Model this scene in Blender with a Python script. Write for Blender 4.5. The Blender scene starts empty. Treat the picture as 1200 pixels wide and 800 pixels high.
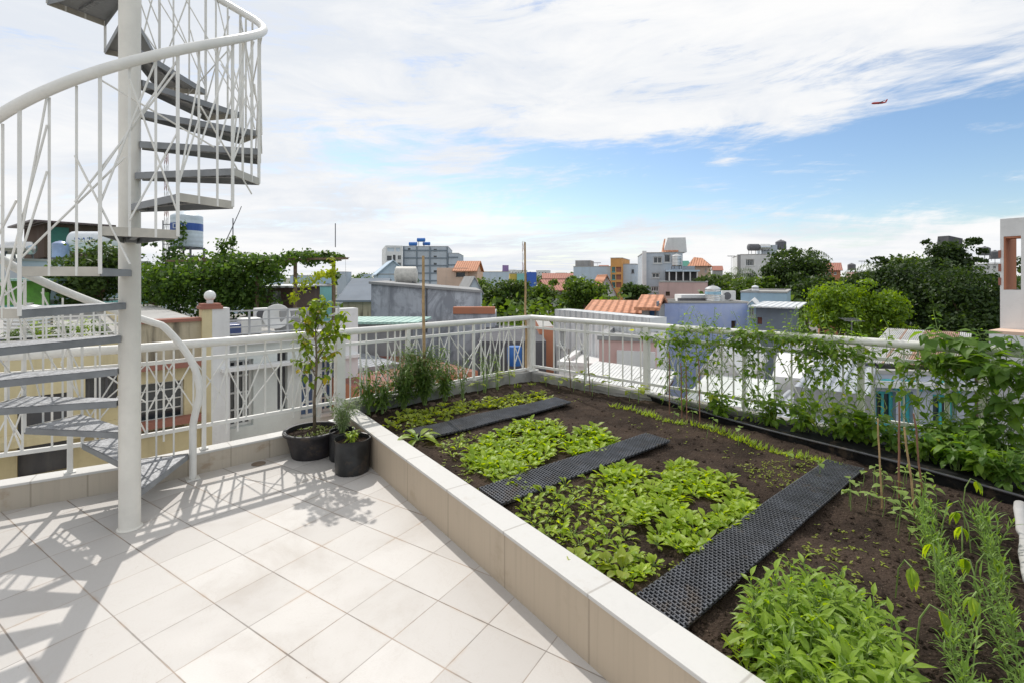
import bpy, math, random
import numpy as np
from mathutils import Vector, Matrix, noise as mnoise
R = math.radians
random.seed(7); rng = np.random.default_rng(7)
sc = bpy.context.scene
COL = sc.collection

# ------------------------------------------------------------------ camera
F = 573.0; HOR = 325.0; H = 1.57          # focal length and horizon in pixels of a 1200 px wide frame
cam = bpy.data.cameras.new('camera'); cam_o = bpy.data.objects.new('camera', cam); COL.objects.link(cam_o)
cam_o.location = (0, 0, H); cam_o.rotation_euler = (R(90), 0, 0)
cam.sensor_width = 36; cam.sensor_fit = 'HORIZONTAL'; cam.lens = F/1200*36
cam.shift_y = -(400-HOR)/1200; cam.clip_start = .05; cam.clip_end = 9000
sc.camera = cam_o

# ------------------------------------------------------------------ world and sun
SUN_EL = 46.0; SUN_DIR = Vector((-.44, .90, 0)).normalized()
sun_h = Vector((SUN_DIR.x*math.cos(R(SUN_EL)), SUN_DIR.y*math.cos(R(SUN_EL)), math.sin(R(SUN_EL))))
w = bpy.data.worlds.new('World'); sc.world = w; w.use_nodes = True
nt = w.node_tree; nt.nodes.clear()
def N(tree, typ, **kw):
    n = tree.nodes.new(typ)
    for k, v in kw.items(): setattr(n, k, v)
    return n
class G:
    """tiny helper for node graphs"""
    def __init__(s, tree): s.t = tree
    def put(s, sock, v):
        if isinstance(v, bpy.types.NodeSocket): s.t.links.new(v, sock)
        elif v is not None: sock.default_value = v
    def math(s, op, a, b=None, c=None, clamp=False):
        n = N(s.t, 'ShaderNodeMath', operation=op, use_clamp=clamp)
        s.put(n.inputs[0], a); s.put(n.inputs[1], b)
        if c is not None: s.put(n.inputs[2], c)
        return n.outputs[0]
    def ramp(s, fac, lo, hi, a=0., b=1., smooth=True):
        n = N(s.t, 'ShaderNodeMapRange', interpolation_type='SMOOTHSTEP' if smooth else 'LINEAR')
        s.put(n.inputs[0], fac); s.put(n.inputs[1], lo); s.put(n.inputs[2], hi); s.put(n.inputs[3], a); s.put(n.inputs[4], b)
        return n.outputs[0]
    def noise(s, vec, scale, detail=4, rough=.55, dist=0., out=0):
        n = N(s.t, 'ShaderNodeTexNoise'); s.put(n.inputs['Vector'], vec)
        n.inputs['Scale'].default_value = scale; n.inputs['Detail'].default_value = detail
        n.inputs['Roughness'].default_value = rough; n.inputs['Distortion'].default_value = dist
        return n.outputs[out]
    def mix(s, fac, a, b, mode='MIX'):
        n = N(s.t, 'ShaderNodeMix', data_type='RGBA', blend_type=mode)
        s.put(n.inputs[0], fac)
        for sock, v in ((n.inputs[6], a), (n.inputs[7], b)):
            if isinstance(v, tuple): v = (*v[:3], 1)
            s.put(sock, v)
        return n.outputs[2]
    def comb(s, x, y, z=0.):
        n = N(s.t, 'ShaderNodeCombineXYZ'); s.put(n.inputs[0], x); s.put(n.inputs[1], y); s.put(n.inputs[2], z); return n.outputs[0]
    def sep(s, v):
        n = N(s.t, 'ShaderNodeSeparateXYZ'); s.put(n.inputs[0], v); return n.outputs
    def mapping(s, v, loc=(0,0,0), rot=(0,0,0), scale=(1,1,1)):
        n = N(s.t, 'ShaderNodeMapping'); s.put(n.inputs[0], v)
        n.inputs['Location'].default_value = loc; n.inputs['Rotation'].default_value = rot; n.inputs['Scale'].default_value = scale
        return n.outputs[0]
g = G(nt)
sky = N(nt, 'ShaderNodeTexSky', sky_type='NISHITA', sun_disc=False)
sky.sun_elevation = R(SUN_EL); sky.sun_rotation = math.atan2(SUN_DIR.x, SUN_DIR.y)
sky.air_density = 1.0; sky.dust_density = .6; sky.ozone_density = 2.0
tc = N(nt, 'ShaderNodeTexCoord')
x, y, z = g.sep(tc.outputs['Generated'])
zc = g.math('MAXIMUM', z, 0.0)
den = g.math('ADD', zc, .075)
px = g.math('DIVIDE', x, den); py = g.math('DIVIDE', y, den)
hyp = g.math('SQRT', g.math('ADD', g.math('MULTIPLY', x, x), g.math('MULTIPLY', y, y)))
el = g.math('DIVIDE', zc, g.math('MAXIMUM', hyp, .001))           # tangent of the elevation
az = g.math('ARCTAN2', x, y)                                       # 0 = straight ahead, + right
pv = g.comb(px, py, 0.)
n1 = g.noise(g.mapping(pv, rot=(0,0,R(24)), scale=(.42, 1.05, 1)), 1.25, 10, .66, 1.2)
n2 = g.noise(g.mapping(pv, loc=(3.1,1.7,0), rot=(0,0,R(24)), scale=(1.1, 3.6, 1)), 1.9, 10, .70, .9)
n3 = g.noise(g.mapping(pv, loc=(7,4,2), scale=(.5,.8,1)), .9, 5, .5, .2)
# band of open sky low on the right
wob_ = g.math('MULTIPLY', g.math('SUBTRACT', g.noise(g.comb(az, g.math('MULTIPLY', el, 3.)), 2.2, 3, .5), .5), .10)
ctr = g.math('ADD', g.ramp(az, -.4, .75, .26, .195, False), wob_)
bw = g.math('DIVIDE', g.math('SUBTRACT', el, ctr), .072)
band = g.math('EXPONENT', g.math('MULTIPLY', g.math('MULTIPLY', bw, bw), -1.))
right = g.ramp(az, -.45, .30)
low = g.math('MULTIPLY', g.math('EXPONENT', g.math('MULTIPLY', g.math('POWER', g.math('DIVIDE', g.math('SUBTRACT', el, .13), .07), 2.), -1.)), g.ramp(az, -.5, .1))
hi_r = g.math('MULTIPLY', g.ramp(az, .42, .8), g.math('EXPONENT', g.math('MULTIPLY', g.math('POWER', g.math('DIVIDE', g.math('SUBTRACT', el, .285), .055), 2.), -1.)))
band = g.math('MULTIPLY', band, g.ramp(g.noise(g.mapping(g.comb(az, g.math('MULTIPLY', el, 5.)), loc=(1.3,4.4,0)), 2.6, 7, .62, .8), .34, .60, .62, 1.12))
open_ = g.math('ADD', g.math('ADD', g.math('MULTIPLY', g.math('MULTIPLY', band, right), .38), g.math('MULTIPLY', low, .42)), g.math('MULTIPLY', hi_r, .40))
leftband = g.math('MULTIPLY', g.math('MULTIPLY', band, g.ramp(az, -.75, -.25)), .36)
av = g.comb(g.math('ADD', az, g.math('MULTIPLY', el, .9)), g.math('ADD', g.math('MULTIPLY', el, 3.2), g.math('MULTIPLY', az, -.35)), 0.)
n4 = g.noise(av, 3.4, 12, .66, .6); n5 = g.noise(g.mapping(av, loc=(5,2,0), scale=(1, 1.9, 1)), 7., 9, .66, .6)
nn = g.math('ADD', g.math('ADD', g.math('MULTIPLY', n1, .30), g.math('MULTIPLY', n4, .45)), g.math('MULTIPLY', n5, .25))
dens = g.math('SUBTRACT', g.math('ADD', g.math('MULTIPLY', g.math('SUBTRACT', nn, .5), 3.5), .84), g.math('ADD', open_, leftband))
cov = g.ramp(dens, .16, .74)
shade = g.ramp(g.math('ADD', g.math('MULTIPLY', n3, .55), g.math('MULTIPLY', n4, .45)), .38, .62)
ccol = g.mix(shade, (6.7, 7.05, 7.6), (8.4, 8.4, 8.4))
skyc = N(nt, 'ShaderNodeHueSaturation'); g.put(skyc.inputs['Color'], sky.outputs[0]); skyc.inputs['Saturation'].default_value = 1.08; skyc.inputs['Value'].default_value = 1.2
hz = g.ramp(el, .0, .09, .8, 0.)
covh = g.math('MAXIMUM', cov, hz)
colr = g.mix(covh, skyc.outputs[0], ccol)
bg = N(nt, 'ShaderNodeBackground'); bg.inputs['Strength'].default_value = .118
nt.links.new(colr, bg.inputs['Color'])
wo = N(nt, 'ShaderNodeOutputWorld'); nt.links.new(bg.outputs[0], wo.inputs[0])
sun = bpy.data.lights.new('sun', 'SUN'); sun_o = bpy.data.objects.new('sun', sun); COL.objects.link(sun_o)
sun.energy = 2.9; sun.angle = R(.7); sun.color = (1, .955, .89)
sun_o.rotation_euler = sun_h.to_track_quat('Z', 'Y').to_euler(); sun_o.location = (0, 0, 30)
sc.view_settings.view_transform = 'Standard'; sc.view_settings.look = 'None'
sc.view_settings.gamma = 1; sc.view_settings.exposure = 0; sc.view_settings.use_curve_mapping = False
sc.render.engine = 'CYCLES'
sc.cycles.max_bounces = 8; sc.cycles.transparent_max_bounces = 8; sc.cycles.caustics_reflective = False; sc.cycles.caustics_refractive = False

# ------------------------------------------------------------------ mapping pixels to places
def P(u, v, Y): return Vector(((u-600)/F*Y, Y, H-(v-HOR)/F*Y))
def GP(u, v, z=0.):
    Y = F*(H-z)/(v-HOR); return Vector(((u-600)/F*Y, Y, z))
def zat(v, Y): return H-(v-HOR)/F*Y
def hit(p, d, u):
    """distance along the plan line p+t*d at which it crosses image column u"""
    m = (u-600)/F
    return (m*p[1]-p[0])/(d[0]-m*d[1])

# ------------------------------------------------------------------ mesh building
class MB:
    def __init__(s): s.v = []; s.f = []
    def add(s, vs, fs):
        b = len(s.v); s.v += [tuple(q) for q in vs]; s.f += [tuple(i+b for i in f) for f in fs]; return s
    def box(s, x0, x1, y0, y1, z0, z1, M=None):
        vs = [Vector((a, b, c)) for c in (z0, z1) for b in (y0, y1) for a in (x0, x1)]
        if M is not None: vs = [M@q for q in vs]
        return s.add(vs, [(0,2,3,1),(4,5,7,6),(0,1,5,4),(2,6,7,3),(1,3,7,5),(0,4,6,2)])
    def bar(s, p0, p1, wd, ht=None, up=(0,0,1)):
        """rectangular bar from p0 to p1"""
        p0 = Vector(p0); p1 = Vector(p1); ht = ht or wd; d = p1-p0; L = d.length
        if L < 1e-6: return s
        d.normalize(); u = Vector(up)
        if abs(d.dot(u)) > .99: u = Vector((.74, .67, 0))
        sx = d.cross(u).normalized(); uz = sx.cross(d)
        M = Matrix((( sx.x, d.x, uz.x, p0.x), (sx.y, d.y, uz.y, p0.y), (sx.z, d.z, uz.z, p0.z), (0,0,0,1)))
        return s.box(-wd/2, wd/2, 0, L, -ht/2, ht/2, M)
    def tube(s, pts, r, n=8, cap=True):
        pts = [Vector(p) for p in pts]; k = len(pts)
        rs = r if isinstance(r, (list, tuple)) else [r]*k
        vs = []; prev = None
        for i, p in enumerate(pts):
            d = (pts[min(i+1, k-1)]-pts[max(i-1, 0)]).normalized()
            if prev is None:
                a = d.orthogonal().normalized()
            else:
                a = (prev-d*prev.dot(d)).normalized()
            prev = a; b = d.cross(a)
            for j in range(n):
                t = 2*math.pi*j/n; vs.append(p+(a*math.cos(t)+b*math.sin(t))*rs[i])
        fs = [(i*n+j, i*n+(j+1)%n, (i+1)*n+(j+1)%n, (i+1)*n+j) for i in range(k-1) for j in range(n)]
        if cap: fs += [tuple(range(n))[::-1], tuple((k-1)*n+j for j in range(n))]
        return s.add(vs, fs)
    def lathe(s, prof, c=(0,0,0), n=24, cap=True):
        vs = []; k = len(prof)
        for r_, z_ in prof:
            for j in range(n):
                t = 2*math.pi*j/n; vs.append((c[0]+r_*math.cos(t), c[1]+r_*math.sin(t), c[2]+z_))
        fs = [(i*n+j, i*n+(j+1)%n, (i+1)*n+(j+1)%n, (i+1)*n+j) for i in range(k-1) for j in range(n)]
        if cap: fs += [tuple(range(n))[::-1], tuple((k-1)*n+j for j in range(n))]
        return s.add(vs, fs)
    def prism(s, poly, z0, z1):
        n = len(poly)
        vs = [(p[0], p[1], z0) for p in poly]+[(p[0], p[1], z1) for p in poly]
        return s.add(vs, [tuple(range(n))[::-1], tuple(range(n, 2*n))]+[(i, (i+1)%n, (i+1)%n+n, i+n) for i in range(n)])
    def quad(s, a, b, c, d): return s.add([a, b, c, d], [(0,1,2,3)])
    def leaf(s, base, dirv, L, W, prof='lance', droop=.3, fold=.25, roll=0., seg=4):
        """a folded leaf blade; dirv = outward direction"""
        d = Vector(dirv).normalized(); up = Vector((0,0,1))
        if abs(d.z) > .97: up = Vector((random.uniform(-1,1), random.uniform(-1,1), .1))
        sx = d.cross(up).normalized(); nz = sx.cross(d).normalized()
        if roll: 
            q = Matrix.Rotation(roll, 3, d); sx = q@sx; nz = q@nz
        pr = {'lance': (.08, .75, 1., .72, .3, 0.), 'spoon': (.16, .3, .8, 1., .72, 0.), 'heart': (.5, 1., .95, .62, .3, 0.), 'strap': (.7, 1., .95, .8, .5, 0.), 'oval': (.1, .8, 1., .9, .55, 0.)}[prof]
        vs = []; p = Vector(base)
        for i in range(seg+1):
            t = i/seg; q = t*5; a = int(min(q, 4)); wv = pr[a]+(pr[a+1]-pr[a])*(q-a)
            if i: p = p + (d*math.cos(droop*t*1.6)-nz*math.sin(droop*t*1.6))*(L/seg)
            hw = max(wv, .02)*W/2
            vs += [p-sx*hw+nz*hw*fold, p, p+sx*hw+nz*hw*fold]
        fs = []
        for i in range(seg):
            b = i*3; fs += [(b, b+1, b+4, b+3), (b+1, b+2, b+5, b+4)]
        return s.add(vs, fs)
    def build(s, name, mat, parent=None, off=None, smooth=False):
        me = bpy.data.meshes.new(name)
        vs = np.array(s.v, dtype=np.float64).reshape(-1, 3)
        if off is None and parent is not None:
            off = OFF.get(parent.name_full, (0,0,0))
        if off is not None: vs = vs-np.array(tuple(off))
        me.from_pydata(vs.tolist(), [], s.f)
        if smooth is True: me.polygons.foreach_set('use_smooth', [True]*len(me.polygons))
        me.update(); me.materials.append(mat)
        o = bpy.data.objects.new(name, me); COL.objects.link(o)
        if parent is not None:
            o.parent = parent; OFF[o.name_full] = OFF.get(parent.name_full, (0,0,0))
        elif off is not None:
            o.location = tuple(off); OFF[o.name_full] = tuple(off)
        if smooth == 'auto': shade_auto(me)
        return o
def shade_auto(me, ang=35):
    me.polygons.foreach_set('use_smooth', [True]*len(me.polygons))
    import bmesh
    bm = bmesh.new(); bm.from_mesh(me)
    for e in bm.edges:
        if len(e.link_faces) != 2 or e.calc_face_angle(0) > R(ang): e.smooth = False
    bm.to_mesh(me); bm.free()
OFF = {}
def tag(o, label=None, cat=None, group=None, kind=None):
    if label: o['label'] = label
    if cat: o['category'] = cat
    if group: o['group'] = group
    if kind: o['kind'] = kind
    return o
def root(name, label, cat, loc=(0,0,0), group=None):
    o = bpy.data.objects.new(name, None); COL.objects.link(o); o.location = tuple(loc); o.empty_display_size = .1
    OFF[o.name_full] = tuple(loc)
    return tag(o, label, cat, group)
def bevel(o, wd=.004, seg=2):
    m = o.modifiers.new('bevel', 'BEVEL'); m.width = wd; m.segments = seg; m.limit_method = 'ANGLE'; m.angle_limit = R(40); return o
KIDS = {}
def copy_tree(o, parent=None, kids=None):
    kids = kids if kids is not None else [c for c in COL.objects if c.parent == o]
    c = o.copy(); COL.objects.link(c); c.parent = parent
    for k in kids:
        d = k.copy(); COL.objects.link(d); d.parent = c
    return c

# ------------------------------------------------------------------ materials
def mat(name):
    m = bpy.data.materials.new(name); m.use_nodes = True; t = m.node_tree
    b = t.nodes['Principled BSDF']; return m, t, b, G(t)
def coords(t, kind='Object'): return N(t, 'ShaderNodeTexCoord').outputs[kind]
def bump(t, g, b, h, strength=.3, dist=.01):
    n = N(t, 'ShaderNodeBump'); g.put(n.inputs['Height'], h); n.inputs['Strength'].default_value = strength; n.inputs['Distance'].default_value = dist
    t.links.new(n.outputs[0], b.inputs['Normal'])
def plain(name, col, rough=.6, var=.12, scale=6., metal=0., bumpv=0., bscale=60., spec=.5, rust=None, vec=None):
    m, t, b, g = mat(name)
    c = coords(t)
    n = g.noise(c, scale, 5, .6)
    col = tuple(col)
    cc = g.mix(g.ramp(n, .3, .7), tuple(k*(1-var) for k in col), tuple(min(1, k*(1+var)) for k in col))
    if rust:
        n2 = g.noise(c, rust[1], 6, .65)
        cc = g.mix(g.ramp(n2, rust[2], rust[2]+.12), cc, rust[0])
    t.links.new(cc, b.inputs['Base Color']); b.inputs['Metallic'].default_value = metal
    g.put(b.inputs['Roughness'], g.ramp(n, .2, .8, max(rough-.08, .02), min(rough+.08, 1)))
    b.inputs['Specular IOR Level'].default_value = spec
    if bumpv: bump(t, g, b, g.noise(c, bscale, 5, .6), bumpv, .01)
    return m
def leafmat(name, c1, c2, trans=.45, back=None, island=True, rough=.45, spec=.35, tip=None):
    """leaf: varies leaf by leaf between c1 and c2, lets light through"""
    m, t, b, g = mat(name)
    if island:
        rnd = N(t, 'ShaderNodeNewGeometry').outputs['Random Per Island']
    else:
        rnd = N(t, 'ShaderNodeObjectInfo').outputs['Random']
    ob = N(t, 'ShaderNodeObjectInfo').outputs['Random']
    cc = g.mix(rnd, c1, c2)
    if tip: cc = g.mix(g.ramp(g.math('FRACT', g.math('MULTIPLY', rnd, 7.31)), .93, .95), cc, tip)
    cc = g.mix(g.math('MULTIPLY', ob, .45), cc, tuple(k*.6 for k in c1))
    n = g.noise(coords(t), 35, 3, .5)
    cc = g.mix(g.ramp(n, .3, .7, .0, .25), cc, tuple(k*.7 for k in c1))
    t.links.new(cc, b.inputs['Base Color']); b.inputs['Roughness'].default_value = rough; b.inputs['Specular IOR Level'].default_value = spec
    tr = N(t, 'ShaderNodeBsdfTranslucent')
    hs = N(t, 'ShaderNodeHueSaturation'); g.put(hs.inputs['Color'], cc); hs.inputs['Hue'].default_value = .485; hs.inputs['Saturation'].default_value = 1.15; hs.inputs['Value'].default_value = 1.9
    t.links.new(hs.outputs[0], tr.inputs['Color'])
    mx = N(t, 'ShaderNodeMixShader'); mx.inputs[0].default_value = trans
    t.links.new(b.outputs[0], mx.inputs[1]); t.links.new(tr.outputs[0], mx.inputs[2])
    t.links.new(mx.outputs[0], t.nodes['Material Output'].inputs[0])
    return m
WHITE = plain('white_enamel', (.77, .755, .71), .38, .05, 8, bumpv=.08, bscale=40, rust=((.36,.27,.19), 3.2, .71))
POLEP = plain('cream_enamel_pole', (.76, .73, .66), .42, .06, 5, bumpv=.12, bscale=60, rust=((.42,.34,.26), 7., .73))
DARKST = plain('grey_painted_steel', (.24, .25, .26), .5, .15, 7, bumpv=.1)
# ------------------------------------------------------------------ terrace geometry in plan
def v2(a, b): return Vector((a, b, 0))
CORNER = v2(.25, 6.52); BEND = v2(-2.82, 3.715)
LDIR = (CORNER-BEND).normalized()                         # along the left railing towards the corner
L0DIR = Vector((.857, .515, 0)); LEFT0 = BEND-L0DIR*2.2
RDIR = Vector((.7416, -.6708, 0)); REND = CORNER+RDIR*6.2
PW_A = v2(-.737, 3.449); PW_D = Vector((.583, -.812, 0)).normalized(); PW_N = Vector((.812, .583, 0))   # garden wall: face on the floor side, direction, towards the garden
WT = .135; WH = .29; SOIL = .22
def isect(p, d, q, e):
    t = ((q.x-p.x)*e.y-(q.y-p.y)*e.x)/(d.x*e.y-d.y*e.x); return p+d*t
LN = Vector((-LDIR.y, LDIR.x, 0))                          # outward from the left railing
PW_TOP = isect(PW_A, PW_D, BEND-LN*.06, LDIR)              # far end, at the left kerb
PW_END = PW_A+PW_D*6.0
# floor tiles
TILE = .299
def tilemat():
    m, t, b, g = mat('pale_floor_tiles')
    c = g.mapping(coords(t), loc=(0,0,0))
    X, Y, Z = g.sep(c)
    a = R(57.35); ca, sa = math.cos(a), math.sin(a)
    ox, oy = -1.689, 2.5208
    xr = g.math('SUBTRACT', X, ox); yr = g.math('SUBTRACT', Y, oy)
    i = g.math('DIVIDE', g.math('ADD', g.math('MULTIPLY', xr, ca), g.math('MULTIPLY', yr, sa)), TILE)
    j = g.math('DIVIDE', g.math('SUBTRACT', g.math('MULTIPLY', xr, sa), g.math('MULTIPLY', yr, ca)), TILE)
    wob = g.noise(c, 9, 2, .5)
    def dist(q, off=0.):
        q = g.math('ADD', q, off)
        return g.math('ABSOLUTE', g.math('SUBTRACT', q, g.math('ROUND', q)))
    di, dj = dist(i), dist(j)
    wi = g.ramp(wob, .3, .7, .0045, .0090); wj = g.ramp(wob, .3, .7, .0025, .0060)
    gi = g.math('SUBTRACT', 1., g.ramp(di, wi, g.math('ADD', wi, .006)))
    gj = g.math('SUBTRACT', 1., g.ramp(dj, wj, g.math('ADD', wj, .006)))
    grout = g.math('MAXIMUM', gi, g.math('MULTIPLY', gj, .8))
    ti = g.math('FLOOR', g.math('ADD', i, 0.)); tj = g.math('FLOOR', j)
    wn = N(t, 'ShaderNodeTexWhiteNoise', noise_dimensions='2D'); t.links.new(g.comb(ti, tj), wn.inputs['Vector'])
    tint = wn.outputs['Value']
    fine = g.noise(g.mapping(c, rot=(0,0,-a), scale=(1, 3.5, 1)), 90, 3, .6)
    base = g.mix(tint, (.50, .472, .442), (.61, .582, .548))
    base = g.mix(g.ramp(fine, .35, .7, 0., .22), base, (.46, .43, .40))
    big = g.noise(c, 1.3, 6, .62, .4)
    base = g.mix(g.ramp(big, .50, .72, 0., .5), base, (.42, .37, .32))
    sp_ = g.noise(c, 22, 6, .75, .3); base = g.mix(g.ramp(sp_, .66, .72, 0., .5), base, (.33, .27, .21))
    ring = g.noise(g.mapping(c, loc=(4,2,0)), 3.1, 8, .7, 1.2); base = g.mix(g.ramp(g.math('ABSOLUTE', g.math('SUBTRACT', ring, .5)), .0, .010, .15, 0.), base, (.38, .32, .26))
    # dirt creeping out of the joints and along the kerbs
    soft = g.math('SUBTRACT', 1., g.ramp(g.math('MINIMUM', di, dj), .0, .06))
    base = g.mix(g.math('MULTIPLY', soft, g.ramp(g.noise(c, 6, 5, .6), .45, .75, 0., .45)), base, (.42, .30, .20))
    edge = g.math('SUBTRACT', g.math('ADD', g.math('MULTIPLY', xr, 0.), 0.), 0.)
    gcol = g.mix(g.ramp(g.noise(c, 2.6, 4, .6), .42, .62), (.12, .095, .075), (.30, .19, .11))
    colr = g.mix(g.math('MULTIPLY', grout, g.ramp(g.noise(c, 1.7, 3, .5), .35, .65, .55, .9)), base, gcol)
    t.links.new(colr, b.inputs['Base Color'])
    g.put(b.inputs['Roughness'], g.ramp(big, .3, .7, .42, .6))
    b.inputs['Specular IOR Level'].default_value = .35
    h = g.math('SUBTRACT', g.math('MULTIPLY', fine, .12), grout)
    bump(t, g, b, h, .35, .002)
    return m
TILES = tilemat()
def walltile(name, col, pw, dirt=(.30,.20,.12), streak=True):
    """tiles on a kerb: object x runs along the wall"""
    m, t, b, g = mat(name)
    c = coords(t); X, Y, Z = g.sep(c)
    q = g.math('DIVIDE', X, pw); d = g.math('ABSOLUTE', g.math('SUBTRACT', q, g.math('ROUND', q)))
    joint = g.math('SUBTRACT', 1., g.ramp(d, .0035/pw*.5, .008/pw))
    wn = N(t, 'ShaderNodeTexWhiteNoise', noise_dimensions='1D'); t.links.new(g.math('FLOOR', g.math('ADD', q, .5)), wn.inputs['W'])
    base = g.mix(wn.outputs['Value'], tuple(k*.94 for k in col), tuple(min(1,k*1.05) for k in col))
    st = g.noise(g.mapping(c, scale=(14, 14, .5)), 3, 4, .6)
    base = g.mix(g.ramp(st, .45, .75, 0., .3 if streak else .1), base, tuple(k*.72 for k in col))
    bl = g.noise(g.mapping(c, scale=(1.6, 1, 2.2)), 2.4, 6, .65)
    base = g.mix(g.ramp(bl, .56, .72, 0., .55), base, dirt)
    colr = g.mix(g.math('MULTIPLY', joint, .38), base, (.16, .125, .09))
    t.links.new(colr, b.inputs['Base Color']); b.inputs['Roughness'].default_value = .55; b.inputs['Specular IOR Level'].default_value = .3
    bump(t, g, b, g.math('SUBTRACT', g.math('MULTIPLY', g.noise(c, 80, 3, .6), .15), joint), .3, .002)
    return m
KSIDE = walltile('kerb_side_tiles', (.50, .44, .355), .30)
KTOP = walltile('kerb_top_tiles', (.60, .585, .555), .60, dirt=(.38,.30,.22), streak=False)
WSIDE = walltile('garden_wall_side_tiles', (.49, .405, .305), .60, dirt=(.38,.30,.21))
CONC = plain('raw_concrete', (.33, .32, .30), .85, .3, 5, bumpv=.5, bscale=30, spec=.2)
PLAST = plain('terrace_side_render', (.55, .53, .48), .8, .15, 2, bumpv=.2)

# floor sheet
mb = MB()
floor_poly = [LEFT0-L0DIR*2, BEND, PW_TOP, PW_END, PW_END+Vector((-1,-5,0)), v2(-9,-7), v2(-9, 0)]
mb.add([(p.x, p.y, 0) for p in floor_poly], [tuple(range(len(floor_poly)))[::-1]])
fl = mb.build('terrace_floor', TILES); tag(fl, kind='structure')
# building body below the terrace and the garden
mb = MB()
body = [LEFT0-L0DIR*2+LN*.0, BEND+LN*.055, CORNER+Vector((0,.07,0)), REND+Vector((.05,.04,0)), REND+Vector((-3,-7,0)), v2(-9,-7)]
mb.prism([(p.x, p.y) for p in body], -9.0, -.02)
o = mb.build('house_body', PLAST); tag(o, 'cream rendered house that carries this roof terrace', 'building')

def wall_box(name, p0, p1, n, wd, z0, z1, side, top, label, cat, cap=.018, over=.008, group=None):
    """kerb from p0 to p1 (inner face), thickness towards n, with a cap; local x along it"""
    d = (p1-p0); L = d.length; ang = math.atan2(d.y, d.x)
    r_ = root(name, label, cat, (p0.x, p0.y, 0), group); r_.rotation_euler = (0, 0, ang)
    sgn = 1 if Vector((-d.y, d.x, 0)).dot(n) > 0 else -1
    ya, yb = (0, wd) if sgn > 0 else (-wd, 0)
    a = MB(); a.box(0, L, ya, yb, z0, z1-cap); o = a.build('wall_body', side, r_, off=(0,0,0)); 
    b_ = MB(); b_.box(-.0, L+.0, ya-over, yb+over, z1-cap, z1); q = b_.build('coping', top, r_, off=(0,0,0)); bevel(q, .003)
    return r_
wall_box('low_wall', PW_END, PW_TOP-PW_D*.0, PW_N, WT, -.01, WH, WSIDE, KTOP,
         'low tiled wall with a pale coping between the terrace floor and the vegetable bed', 'wall')
KI = LN*-.06
k0 = isect(BEND+KI, LDIR, LEFT0+Vector((.515,-.857,0))*.06, L0DIR)
wall_box('tiled_kerb', LEFT0+Vector((.515,-.857,0))*.06-L0DIR*2, k0, Vector((-.515,.857,0)), .13, -.01, .176, KSIDE, KTOP,
         'tiled kerb under the white railing behind the spiral staircase', 'kerb')
wall_box('tiled_kerb', k0+LDIR*.0, PW_TOP+PW_N*WT*.5, LN, .13, -.01, .172, KSIDE, KTOP,
         'tiled kerb with brown water stains between the staircase foot and the round planter', 'kerb')
# garden kerbs (rough concrete)
def kerb(name, p0, p1, n, wd, z0, z1, z2, label):
    mb = MB(); d = (p1-p0).normalized(); k = 60; L = (p1-p0).length
    vs = []
    for i in range(k+1):
        p = p0+d*L*i/k; zt = z1+(z2-z1)*i/k+.008*mnoise.noise(Vector((p.x*4, p.y*4, 1)))
        jit = .006*mnoise.noise(Vector((p.x*7, p.y*7, 3)))
        vs += [(p.x-n.x*jit, p.y-n.y*jit, z0), (p.x-n.x*jit, p.y-n.y*jit, zt-.012), (p.x+n.x*.012, p.y+n.y*.012, zt), (p.x+n.x*wd, p.y+n.y*wd, zt), (p.x+n.x*wd, p.y+n.y*wd, z0)]
    fs = [(i*5+j, i*5+j+1, (i+1)*5+j+1, (i+1)*5+j) for i in range(k) for j in range(4)]+[(0,1,2,3,4), tuple(k*5+j for j in range(5))[::-1]]
    mb.add(vs, fs); o = mb.build(name, CONC, off=(p0.x, p0.y, 0)); tag(o, label, 'kerb'); return o
RN = Vector((.6708, .7416, 0))
kerb('concrete_kerb', PW_TOP+LDIR*.1, CORNER-LN*.06+LDIR*.1, LN, .125, -.0, .34, .345, 'grey concrete kerb along the far left side of the vegetable bed, behind the leafy shrubs')
kerb('concrete_kerb', CORNER-RN*.06, REND-RN*.06, RN, .13, -.0, .335, .22, 'grey concrete kerb under the vine-covered railing on the right of the bed')

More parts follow.
